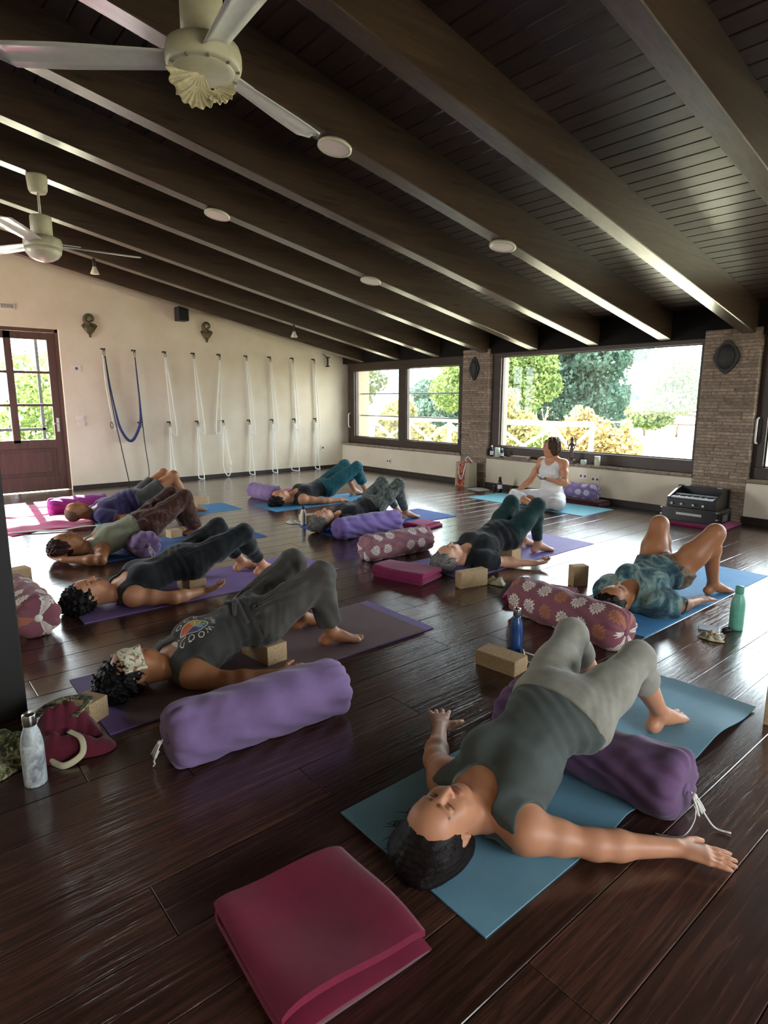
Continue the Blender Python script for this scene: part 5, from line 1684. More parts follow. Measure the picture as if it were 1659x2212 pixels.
def limb_arm(sh, el, wr, b=1.0):
    mid = sh + (el - sh) * .45
    fm = el + (wr - el) * .28
    return [('cone', sh, mid, .050 * b, .0465 * b, .03), ('cone', mid, el, .0465 * b, .0385 * b, .03), ('cone', el, fm, .0385 * b, .0385 * b, .03), ('cone', fm, wr, .0385 * b, .0255 * b, .03)]
def lying(name, label, x0, y0, kneeR, kneeL, ankR, ankL, footR=(0, 1), footL=(0, 1), zp=.20, armR=None, armL=None, b=1.0, lb=1.0, tilt=0.0, turn=0.0, female=True, step=.0075,
          hairstyle='short', M_skin=None, M_hair=None, garments=(), sL=1.0, head_dx=0.0, fineb=((), (), ()), fat=1.0, belly=0.0, hair_seed=1, headz=0.0, ab=1.0, hs=1.0):
    """a person on the back, head towards -y, feet towards +y, knees up. Joint positions are in metres in the room."""
    O = V3(x0, y0, 0)
    X, Y, Z = V3(1, 0, 0), V3(0, 1, 0), V3(0, 0, 1)
    def zz(t):                                # height of the spine from shoulders (0) to pelvis (1)
        return .092 + (zp - .092) * (t * t * (3 - 2 * t))
    def sp(y, t, dz=0): return V3(x0, y0 + y * sL, zz(t) + dz)
    tor = []
    for y, t, a, d, dz in ((.285, 0, .085, .060, -.012), (.325, .03, .142, .075, 0), (.385, .12, .158, .096, .012), (.455, .27, .153, .106, .016), (.525, .45, .140, .100, .012), (.60, .64, .124, .090, .006), (.675, .83, .138, .095, .002), (.755, 1.0, .160, .104, 0), (.825, 1.0, .140, .090, .004)):
        tor.append((sp(y, t, dz), X, Z, a * b, (d + (belly if .55 < y < .75 else 0)) * b))
    torso = [('loft', tor, .03)]
    if female:
        for q in (-1, 1): torso.append(('ell', sp(.435, .25, .088 * b) + X * q * .072 * b, (X, Y, Z), (.066 * b, .070 * b, .046 * b), .05))
    else:
        for q in (-1, 1): torso.append(('ell', sp(.42, .22, .075 * b) + X * q * .07 * b, (X, Y, Z), (.075 * b, .065 * b, .035 * b), .05))
    hipR, hipL = sp(.77, 1.0) + X * .088 * b, sp(.77, 1.0) - X * .088 * b
    for h in (hipR, hipL): torso.append(('ell', h + V3(0, -.01, -.035), (X, Y, Z), (.085 * b, .095 * b, .075 * b), .04))
    hc = V3(x0 + head_dx, y0 + .118, .108 + headz)
    ti, tu = math.radians(tilt), math.radians(turn)
    U = V3(0, -math.cos(ti), math.sin(-ti)); N = V3(0, -math.sin(ti), math.cos(ti))
    Wd = np.cross(U, N)
    N = nrm(N * math.cos(tu) + X * math.sin(tu)); 
    U = nrm(U - N * (U @ N))
    HP, at, HA, tone = head_prims(hc, U, N, hs, female)
    nb = sp(.285, 0, .0)
    neck = [('cone', at(0, -.050, -.026), nb, .045 * (1 if female else 1.15), .056, .022), ('cone', at(0, -.03, -.038), nb - Z * .015, .044, .056, .022)]
    shR, shL = sp(.335, 0, -.012) + X * .158 * b, sp(.335, 0, -.012) - X * .158 * b
    def arm(sh, spec, q):
        el, wr, hd, hn, hs_, kw = spec
        el, wr = V3(*el), V3(*wr)
        P = limb_arm(sh, el, wr, ab) + [('ell', sh + X * q * .006 + Z * .006, (X, Y, Z), (.050 * ab, .057 * ab, .050 * ab), .05), ('cone', sh, sp(.33, 0, 0) + X * q * .08, .052 * ab, .06, .04)]
        return P, hand_prims(wr, V3(*hd), V3(*hn), V3(*hs_), fat=fat, **kw)
    armsP = {}
    if armR is None: armR = ((x0 + .25, y0 + .60, .05), (x0 + .24, y0 + .83, .035), (0, 1, 0), (0, 0, -1), (1, 0, 0), {})
    if armL is None: armL = ((x0 - .25, y0 + .60, .05), (x0 - .24, y0 + .83, .035), (0, 1, 0), (0, 0, -1), (-1, 0, 0), {})
    aR, hR = arm(shR, armR, 1); aL, hL = arm(shL, armL, -1)
    kneeR, kneeL, ankR, ankL = (V3(*v) for v in (kneeR, kneeL, ankR, ankL))
    lR, lL = limb_leg(hipR, kneeR, ankR, lb), limb_leg(hipL, kneeL, ankL, lb)
    fR, fL = foot_prims(ankR, footR, (-1, 0)), foot_prims(ankL, footL, (1, 0))
    body = torso + neck + HP + aR + aL + hR + hL + lR + lL + fR + fL
    Vv, Q = skin_field(body, step, fineb)
    me = fast_mesh('person', Vv - O, Q)
    col = me.color_attributes.new('tone', 'FLOAT_COLOR', 'POINT')
    T = tone(Vv); col.data.foreach_set('color', np.concatenate([T, np.ones((len(T), 1))], 1).astype(np.float32).ravel())
    root = link_mesh('person', me, M_skin, None, tuple(O))
    tag(root, label, 'person', 'people lying on their mats')
    info = dict(torso=torso, neck=neck, aR=aR, aL=aL, lR=lR, lL=lL, at=at, HA=HA, hc=hc, O=O, x0=x0, y0=y0, sp=sp, shR=shR, shL=shL, hipR=hipR, hipL=hipL, kneeR=kneeR, kneeL=kneeL,
                ankR=ankR, ankL=ankL, root=root, X=X, Y=Y, Z=Z, b=b, lb=lb, step=step, sL=sL, zp=zp, elR=V3(*armR[0]), elL=V3(*armL[0]), hs=hs)
    hair(info, hairstyle, M_hair, hair_seed)
    for g in garments: g(info)
    return info


def wear(info, name, prims, M, infl, clips, disp=None, step=None, it=1, label=None):
    Vv, Q = skin_field(prims, step or info['step'], infl=infl, clips=clips, disp=disp, it=it, floor_z=0.0045)
    o = link_mesh(name, fast_mesh(name, Vv - info['O'], Q), M, info['root'])
    if label: o['label'] = label
    return o


def hair(info, style, M, seed):
    if style is None: return
    at, A, s = info['at'], info['HA'], info['hs']
    W, U, N = A
    def e(w, u, n, rw_, ru, rn, k=.02): return ('ell', at(w, u, n), A, (rw_ * s, ru * s, rn * s), k)
    P = [e(0, .040, -.022, .084, .093, .097)]
    clips = [('hole', at(0, -.038, .086), A, (.071 * s, .090 * s, .088 * s)), ('hole', at(0, -.14, .02), A, (.1 * s, .075 * s, .12 * s))]
    amp, fr = .005, 26
    if style == 'long':            # pulled back, pooled on the mat behind the crown
        P += [e(0, .05, -.045, .092, .098, .075, .03), e(.02, .085, -.060, .090, .078, .050, .03), e(-.03, .115, -.078, .055, .05, .032, .03), e(-.045, .02, -.07, .055, .10, .045, .03), e(.05, .01, -.07, .055, .09, .045, .03)]
        amp, fr = .0016, 40
    elif style == 'curly':
        P += [e(0, .075, -.03, .098, .085, .088, .03), e(.05, .08, -.06, .07, .075, .055, .03), e(-.05, .085, -.055, .07, .07, .055, .03), e(.0, .12, -.05, .08, .05, .055, .03), e(.05, -.0, -.07, .05, .07, .04, .03)]
        amp, fr = .012, 22
    elif style == 'bun':
        P += [e(0, .13, -.06, .045, .04, .04, .02), e(.03, .09, -.05, .06, .06, .05, .03)]
    elif style == 'shaved':
        P = [e(0, .038, -.016, .0765, .0865, .0935)]
        clips = [('hole', at(0, -.03, .09), A, (.075 * s, .11 * s, .085 * s)), ('hole', at(0, -.12, .03), A, (.1 * s, .08 * s, .12 * s))]
        amp, fr = .001, 60
    elif style == 'bob':
        P = [e(0, .036, -.02, .092, .096, .103, .03), e(0, -.035, -.045, .088, .075, .07, .03)]
        clips = [('hole', at(0, -.036, .095), A, (.066 * s, .092 * s, .085 * s)), ('hole', at(0, -.15, .02), A, (.12 * s, .055 * s, .14 * s))]
        amp, fr = .007, 20
    elif style == 'tousled':
        P += [e(0, .07, -.03, .092, .085, .085, .03), e(.04, .06, -.05, .07, .08, .06, .03)]
        amp, fr = .008, 24
    def disp(P_):
        q = np.stack([(P_ - info['hc']) @ W, 0.10 * ((P_ - info['hc']) @ U), (P_ - info['hc']) @ N], 1) if style != 'curly' else P_
        return amp * vnoise(q, seed, fr) + amp * .5 * vnoise(q, seed + 5, fr * 2.3)
    o = wear(info, 'hair', P, M, 0.0, clips, disp, min(info['step'], .006), it=0)
    if style in ('long', 'curly', 'tousled', 'bob'):
        r = random.Random(seed)
        st = MB()
        for k in range(70):
            a, h = r.uniform(-2.2, 2.2), r.uniform(.02, .12)
            p0 = at(.085 * math.sin(a), h, -.02 - .075 * math.cos(a))
            dirv = W * math.sin(a) * .5 + U * r.uniform(.4, 1.0) + N * r.uniform(-.5, .1)
            L = r.uniform(.015, .045) * (1.3 if style == 'long' else 1)
            pts = []
            for t in range(5):
                q = p0 + nrm(dirv) * L * t / 4 + W * .006 * math.sin(t * 1.7 + k) * (2 if style == 'curly' else 1)
                q[2] = max(q[2], .008)
                pts.append(q - info['O'])
            st.tube(pts, [.0012, .0011, .001, .0008, .0004], 3, cap=False)
        me = st.mesh('stray_hair'); tag(link_mesh('stray_hair', me, M, info['root']), kind='stuff')


# ---- garments
def legwear(M, infl, tR, tL, waist_y, amp=.002, fr=9, name='leggings', extra=(), seed=3, step=None, label=None, shorts=None, pleats=0.0):
    def g(i):
        prims = i['torso'][:1] + i['torso'][-2:] + (i['lR'] + i['lL'] if shorts is None else []) + [f(i) for f in extra]
        cl = []
        T0 = i['sp'](waist_y, .8)
        dv = nrm(i['sp'](.76, 1.0) - i['sp'](.6, .64))
        cl.append(('plane', T0, -dv))
        for k, a, t in (('R', i['ankR'], tR), ('L', i['ankL'], tL)):
            kn = i['knee' + k]
            if shorts is not None:
                hp = i['hip' + k]; q_ = 1 if k == 'R' else -1
                cl.append(('fn', lambda P, hp=hp, kn=kn, q_=q_: np.where((P[:, 0] - i['x0']) * q_ > 0, (P - (hp + (kn - hp) * shorts)) @ nrm(kn - hp), -1.0)))
                continue
            c = kn + (a - kn) * t; n = nrm(a - kn)
            hip = i['hip' + k]
            def fn(P, c=c, n=n, kn=kn, a=a):        # cut the leg, only around that shin
                ab = a - kn; h = np.clip((P - kn) @ ab / (ab @ ab), 0, 1.3)
                d = np.linalg.norm(P - (kn + h[:, None] * ab), axis=1)
                return np.where(d < .105, (P - c) @ n, -1.0)
            cl.append(('fn', fn))
        def disp(P):
            cr = 0
            for k in 'RL':
                q = P - i['hip' + k]; d = np.linalg.norm(q, axis=1)
                cr = cr + np.exp(-(d / .13) ** 2) * np.sin(q[:, 1] * 150 + q[:, 0] * 90 + 2 * np.sin(P[:, 0] * 40)) * .6
                q = P - i['knee' + k]; d = np.linalg.norm(q, axis=1)
                cr = cr + np.exp(-(d / .10) ** 2) * np.sin(q[:, 2] * 120 + q[:, 1] * 60) * .5
            pl = 0
            if pleats:
                for k in 'RL':                       # long folds running from the waist down the thigh
                    a_, b_ = i['hip' + k] + V3(0, -.12, .06), i['knee' + k]
                    ab = b_ - a_; hh = np.clip((P - a_) @ ab / (ab @ ab), 0, 1.2); q = P - (a_ + hh[:, None] * ab)
                    ang = np.arctan2(q[:, 0], q[:, 2]); d = np.linalg.norm(q, axis=1)
                    pl = pl + np.exp(-(d / .13) ** 2) * np.sin(ang * 9 + hh * 5 + 2 * np.sin(hh * 7)) * np.clip(1.1 - hh, 0, 1)
                    a_, b_ = i['knee' + k], i['ank' + k]
                    ab = b_ - a_; hh = np.clip((P - a_) @ ab / (ab @ ab), 0, 1.2); q = P - (a_ + hh[:, None] * ab)
                    ang = np.arctan2(q[:, 0], q[:, 1]); d = np.linalg.norm(q, axis=1)
                    pl = pl + .8 * np.exp(-(d / .12) ** 2) * np.sin(ang * 5 + hh * 9) * np.clip(hh * 3, 0, 1)
            return amp * (vnoise(P, seed, fr) + cr) + pleats * pl
        wear(i, name, prims, M, infl, cl, disp, step, label=label)
    return g


def tank(M, infl=.008, hem=.80, neck_r=(.083, .105, .13), neck_y=.275, amp=.002, name='tank_top', seed=5, arm=.075, fr=8, step=None, after=None, loose=0.0, ay=.09, ribs=True):
    def g(i):
        prims = [p for p in i['torso'] if p[0] == 'loft' or p[2][0] is i['X']]
        X, Y, Z = i['X'], i['Y'], i['Z']
        prims = prims + i['aR'][4:] + i['aL'][4:] + i['neck']
        cl = [('hole', i['sp'](neck_y, 0, .055), (X, Y, Z), neck_r)]
        for sh, q in ((i['shR'], 1), (i['shL'], -1)):
            cl.append(('hole', sh + X * q * .062 + Y * .0, (X, Y, Z), (arm, ay, .16)))
        c = i['sp'](hem, 1.0); dv = nrm(i['sp'](.76, 1.0) - i['sp'](.60, .64))
        cl.append(('plane', c, nrm(dv * .8 + Y * .2)))
        cl.append(('plane', i['sp'](.262, 0), -Y))
        for k in 'RL':
            kn = i['knee' + k]
            cl.append(('hole', kn, (X, Y, Z), (.12, .2, .2)))
        def disp(P):
            t = (P[:, 1] - i['y0']) / i['sL']
            fold = np.sin(t * 130 + 6 * np.sin((P[:, 0] - i['x0']) * 11) + P[:, 2] * 25) * np.exp(-((t - .66) / .11) ** 2)
            side = np.sin(P[:, 2] * 70 + t * 25) * np.clip((np.abs(P[:, 0] - i['x0']) - .06) / .1, 0, 1)
            return amp * (vnoise(P, seed, fr) + .9 * fold * (1 if ribs else .3) + .5 * side) - loose * np.exp(-((t - .72) / .12) ** 2)
        o = wear(i, name, prims, M, infl, cl, disp, step)
        if after: after(i, o)
    return g


def tee(M, infl=.012, hem=.80, sleeve=.6, amp=.004, name='t_shirt', seed=6, neck_r=(.075, .085, .13), neck_y=.262, fr=7, step=None, loose=.0, sl_infl=.012):
    def g(i):
        prims = [p for p in i['torso']]
        X, Y, Z = i['X'], i['Y'], i['Z']
        for a, sh, el in ((i['aR'], i['shR'], i['elR']), (i['aL'], i['shL'], i['elL'])):
            prims = prims + a[4:]
            prims.append(('cone', sh, sh + (el - sh) * sleeve, .055 + sl_infl, .052 + sl_infl * 1.6, .03))
        cl = [('hole', i['sp'](neck_y, 0, .055), (X, Y, Z), neck_r)]
        c = i['sp'](hem, 1.0); dv = nrm(i['sp'](.76, 1.0) - i['sp'](.60, .64))
        cl.append(('plane', c, nrm(dv * .8 + Y * .2)))
        for k, sh, el in (('R', i['shR'], i['elR']), ('L', i['shL'], i['elL'])):
            q = 1 if k == 'R' else -1
            def fn(P, sh=sh, el=el, q=q):
                ab = el - sh; n = nrm(ab); c_ = sh + ab * sleeve
                hh = (P - sh) @ ab / (ab @ ab)
                d = np.linalg.norm(P - (sh + np.clip(hh, 0, 1)[:, None] * ab), axis=1)
                return np.where(((P[:, 0] - i['x0']) * q > .145 * i['b']) & (d < .10) & (hh < sleeve + .4), (P - c_) @ n, -1.0)
            cl.append(('fn', fn))
        def disp(P):
            t = (P[:, 1] - i['y0']) / i['sL']
            fold = np.sin(t * 90 + 5 * np.sin((P[:, 0] - i['x0']) * 9) + P[:, 2] * 20) * np.exp(-((t - .64) / .14) ** 2)
            return amp * (vnoise(P, seed, fr) + .9 * fold) - loose * np.exp(-((t - .70) / .12) ** 2)
        wear(i, name, prims, M, infl, cl, disp, step)
    return g


SK_LIGHT = skin_mat('fair skin', '#c98f6d', '#b57a58')
SK_TAN = skin_mat('tanned skin', '#a8714c', '#925e3d')
SK_PALE = skin_mat('pale skin', '#d3a184', '#bf8a6c')
HA_DARK = hair_mat('dark brown hair', '#0c0706', '#1e120d')
HA_BLACK = hair_mat('black hair', '#080707', '#181311')
HA_GREY = hair_mat('grey hair', '#3c3834', '#8f8a84')
HA_BROWN = hair_mat('brown hair', '#2a1b14', '#5a4030')
HA_AUBURN = hair_mat('dark auburn hair', '#1e100c', '#3e231a')
HA_STUBBLE = hair_mat('shaved stubble', '#5c4438', '#7d6050', 300)

# ---- foreground woman: charcoal tank top, light grey leggings, hips on a bolster
F_TANK = fabric('charcoal green ribbed jersey', '#4c524e', .12, 10)
F_LEGG = fabric('light grey marl jersey', '#8b877a', .10, 30)
def waist_band(i):
    return ('loft', [(i['sp'](.66, .80, .0), i['X'], i['Z'], .142, .104), (i['sp'](.78, 1.0, .0), i['X'], i['Z'], .166, .112)], .02)
lying('foreground', 'woman in charcoal tank top and light grey cropped leggings, arms spread, nearest the camera', -1.10, 1.028,
      (-1.0, 2.045, .395), (-1.285, 2.065, .395), (-1.02, 2.31, .085), (-1.30, 2.33, .085), (.12, 1), (-.05, 1), zp=.275,
      armR=((-.80, 1.475, .052), (-.655, 1.66, .036), (.80, .52, -.05), (0, 0, 1), (-.5, .85, 0), dict(curl=.06, spread=.07, thumb=.9)),
      armL=((-1.40, 1.42, .052), (-1.565, 1.61, .036), (-.72, .70, -.02), (0, 0, 1), (.75, .65, 0), dict(curl=.10, spread=.13, thumb=1.6)),
      tilt=7, turn=5, lb=.94, step=.0045, hairstyle='long', M_skin=SK_LIGHT, M_hair=HA_DARK, sL=.92,
      fineb=(((-1.20, -1.0, .003),), ((1.03, 1.285, .003),), ((.06, .24, .003),)),
      garments=(tank(F_TANK, .008, hem=.735, neck_r=(.078, .075, .16), neck_y=.268, arm=.085, amp=.0024, step=.004, ay=.085),
                legwear(F_LEGG, .007, .33, .33, .715, amp=.0022, step=.005, name='cropped_leggings', extra=[waist_band])))

# ---- woman with eye pillow and printed top
F_CHAR = fabric('washed charcoal jersey', '#35332f', .2, 8)
F_PANT = fabric('dark grey brown loose cotton', '#46413b', .2, 8)
EMB = {}
def save_emblem(i, o): EMB['i'] = i; EMB['o'] = o
def loose_leg(r):
    return [lambda i, k=k: ('cone', i['hip' + k], i['knee' + k], .10 * r, .068 * r, .03) for k in 'RL'] + [lambda i, k=k: ('cone', i['knee' + k], i['ank' + k], .066 * r, .056 * r, .03) for k in 'RL']
p2 = lying('eye pillow', 'woman with a floral eye pillow, dark printed top and loose grey trousers, on brown mat', -2.72, .685,
      (-2.555, 1.72, .412), (-2.865, 1.74, .415), (-2.585, 1.80, .085), (-2.89, 1.81, .085), (.35, .93), (.05, 1), zp=.215,
      armR=((-2.46, 1.13, .05), (-2.38, 1.36, .04), (.2, 1, 0), (.5, 0, 1), (-1, .2, .3), {}),
      armL=((-2.99, 1.25, .05), (-2.97, 1.48, .035), (0, 1, 0), (0, 0, -1), (-1, 0, 0), {}),
      tilt=0, turn=4, step=.0055, hairstyle='curly', M_skin=SK_TAN, M_hair=HA_BLACK, sL=.97,
      garments=(tank(F_CHAR, .011, hem=.80, neck_r=(.07, .075, .14), neck_y=.258, arm=.078, amp=.0045, seed=9, loose=.006, after=save_emblem, ay=.08),
                legwear(F_PANT, .010, .86, .86, .70, amp=.0045, fr=7, name='loose_trousers', extra=loose_leg(.88), seed=12, pleats=.006)))

# ---- woman in black tank with dark trousers
F_BLACK = fabric('black jersey', '#1b1c1f', .25, 10)
F_BLACK2 = fabric('black leggings jersey', '#191b1d', .2, 10)
lying('black tank', 'person with black curly hair, black printed tank top and black trousers, lying on lilac mat', -4.03, .84,
      (-3.92, 1.985, .375), (-4.17, 1.90, .39), (-4.03, 2.18, .085), (-4.23, 2.11, .085), (.1, 1), (.1, 1), zp=.22,
      armR=((-3.78, 1.40, .05), (-3.82, 1.62, .04), (.0, 1, 0.12), (.1, 0, -1), (1, 0, .1), dict(curl=.35)),
      tilt=-2, step=.0065, hairstyle='curly', M_skin=SK_LIGHT, M_hair=HA_BLACK, hair_seed=4,
      garments=(tank(F_BLACK, .010, hem=.83, neck_r=(.080, .095, .14), neck_y=.275, arm=.085, amp=.003, seed=19, loose=.008, ay=.085),
                legwear(F_BLACK2, .009, .80, .80, .70, amp=.003, name='black_trousers', seed=13, pleats=.003)))

# ---- person with hands behind the head
F_SAGE = fabric('sage jersey', '#7c7c66', .12, 8)
F_PRINT = print_fabric('brown mandala print', [(.35, '#3a2018'), (.5, '#5a3626'), (.58, '#8a8692'), (.66, '#3c2a2c')], 9, 1.5, 3, vor=True)
lying('sage top', 'person in sage top and brown printed trousers with hands folded under the head', -5.43, 1.04,
      (-5.36, 2.13, .435), (-5.61, 2.11, .435), (-5.48, 2.29, .085), (-5.70, 2.30, .085), (.1, 1), (0, 1), zp=.24,
      armR=((-5.06, 1.31, .055), (-5.28, 1.09, .05), (-.9, -.3, .1), (0, .3, -1), (0, 1, .2), dict(curl=.3)),
      armL=((-5.80, 1.31, .055), (-5.58, 1.09, .05), (.9, -.3, .1), (0, .3, -1), (0, 1, .2), dict(curl=.3)),
      tilt=-6, headz=.03, step=.007, hairstyle='tousled', M_skin=SK_TAN, M_hair=HA_AUBURN, hair_seed=8,
      garments=(tank(F_SAGE, .009, hem=.72, neck_r=(.075, .085, .13), neck_y=.262, arm=.08, amp=.002, seed=29),
                legwear(F_PRINT, .014, .84, .84, .66, amp=.004, name='printed_trousers', extra=loose_leg(.82), seed=23, pleats=.004)))

# ---- man in purple T-shirt
F_PURP = fabric('deep violet jersey', '#32284f', .2, 6)
F_SHORT = fabric('dark grey shorts cotton', '#3c3a38', .2, 8)
lying('violet', 'shaven headed person in violet T shirt and dark shorts beside the sunlit magenta blanket', -7.02, 1.50,
      (-6.88, 2.63, .455), (-7.16, 2.62, .455), (-6.88, 2.84, .085), (-7.14, 2.84, .085), zp=.20, b=1.10, lb=.98, female=False,
      armR=((-6.77, 1.97, .05), (-6.80, 2.20, .04), (0, 1, 0), (0, 0, -1), (1, 0, 0), {}),
      tilt=0, headz=.03, step=.0085, hairstyle='shaved', M_skin=SK_TAN, M_hair=HA_STUBBLE, belly=.02,
      garments=(tee(F_PURP, .012, .80, .75, amp=.004, seed=31), legwear(F_SHORT, .012, 0, 0, .70, amp=.004, name='shorts', seed=33, shorts=.62, extra=[lambda i, k=k: ('cone', i['hip' + k], i['hip' + k] + (i['knee' + k] - i['hip' + k]) * .75, .092, .080, .03) for k in 'RL'])))

# ---- woman in black top and teal patterned trousers
F_TEAL = print_fabric('teal paisley print', [(.3, '#143f48'), (.45, '#1f6a70'), (.55, '#274e66'), (.66, '#6f9a9c')], 11, 2.2, 3, vor=True)
lying('teal', 'woman in black tank and teal patterned trousers near the window corner', -6.60, 3.74,
      (-6.41, 4.92, .43), (-6.72, 4.95, .43), (-6.52, 5.16, .085), (-6.69, 5.08, .085), zp=.18,
      armR=((-6.36, 4.33, .05), (-6.32, 4.58, .035), (-.05, 1, 0), (.3, 0, 1), (-1, 0, .3), dict(curl=.55)),
      tilt=0, step=.008, hairstyle='bun', M_skin=SK_LIGHT, M_hair=HA_BLACK, hair_seed=3, sL=1.03,
      garments=(tank(F_BLACK, .008, hem=.72, neck_r=(.080, .095, .14), neck_y=.275, arm=.085, amp=.002, seed=39),
                legwear(F_TEAL, .012, .62, .62, .68, amp=.004, name='patterned_trousers', extra=loose_leg(.84), seed=43)))

# ---- grey haired person in black top, grey leggings
F_GREYP = print_fabric('grey speckled jersey', [(.35, '#2f3330'), (.5, '#545a55'), (.62, '#6d726c')], 26, 1.0, 4)
lying('grey leggings', 'grey haired person in black top and grey patterned leggings behind the purple bolster', -5.02, 3.30,
      (-4.87, 4.30, .42), (-5.13, 4.29, .42), (-4.97, 4.50, .085), (-5.15, 4.52, .085), (.25, 1), (0, 1), zp=.20, sL=.97,
      tilt=4, headz=.02, step=.0075, hairstyle='tousled', M_skin=SK_PALE, M_hair=HA_GREY, hair_seed=12,
      garments=(tee(F_BLACK, .010, .76, .5, amp=.003, seed=49), legwear(F_GREYP, .007, .88, .88, .70, amp=.0022, name='grey_leggings', seed=53)))

# ---- grey haired person in black tee, dark green leggings
F_GREEN = fabric('dark bottle green jersey', '#16302f', .2, 8)
lying('green leggings', 'grey haired person in black T shirt and bottle green leggings in front of the teacher', -3.19, 3.23,
      (-3.04, 4.25, .44), (-3.27, 4.19, .44), (-3.10, 4.36, .085), (-3.29, 4.41, .085), (.3, 1), (.1, 1), zp=.21,
      armR=((-2.97, 3.76, .05), (-2.83, 3.92, .04), (.35, .9, .08), (0, 0, -1), (1, -.3, .1), dict(curl=.35)),
      tilt=4, headz=.01, step=.007, hairstyle='tousled', M_skin=SK_PALE, M_hair=HA_GREY, hair_seed=16, belly=.008,
      garments=(tee(F_BLACK, .012, .80, .55, amp=.004, seed=59, loose=.006), legwear(F_GREEN, .007, .88, .88, .70, amp=.002, name='green_leggings', seed=63)))

# ---- woman in tie dye T-shirt and shorts
F_TIE = print_fabric('teal and navy tie dye', [(.26, '#18222a'), (.42, '#263c46'), (.53, '#456468'), (.62, '#84988e'), (.74, '#334a52')], 4.2, 1.6, 4)
F_TSH = print_fabric('brown tie dye', [(.3, '#2b211d'), (.5, '#6a5a4c'), (.62, '#8d7b68'), (.7, '#4a3a32')], 9, 2.0, 4)
lying('tie dye', 'bare legged person in teal tie dye T shirt and brown shorts on blue mat', -1.83, 3.27,
      (-1.575, 4.135, .465), (-1.945, 4.14, .465), (-1.625, 4.315, .085), (-1.94, 4.36, .085), (.45, 1), (0, 1), zp=.20, sL=.97,
      armR=((-1.60, 3.76, .05), (-1.585, 4.00, .036), (.2, 1, 0), (0, 0, 1), (-1, .2, 0), dict(curl=.12, spread=.14)),
      tilt=-2, step=.0065, hairstyle='tousled', M_skin=SK_TAN, M_hair=HA_DARK, hair_seed=21, b=1.04, lb=1.06,
      garments=(tee(F_TIE, .014, .70, .62, amp=.005, seed=69, sl_infl=.022), legwear(F_TSH, .010, 0, 0, .66, amp=.003, name='shorts', seed=73, shorts=.16, extra=[lambda i, k=k: ('cone', i['hip' + k], i['hip' + k] + (i['knee' + k] - i['hip' + k]) * .35, .094, .092, .03) for k in 'RL'])))
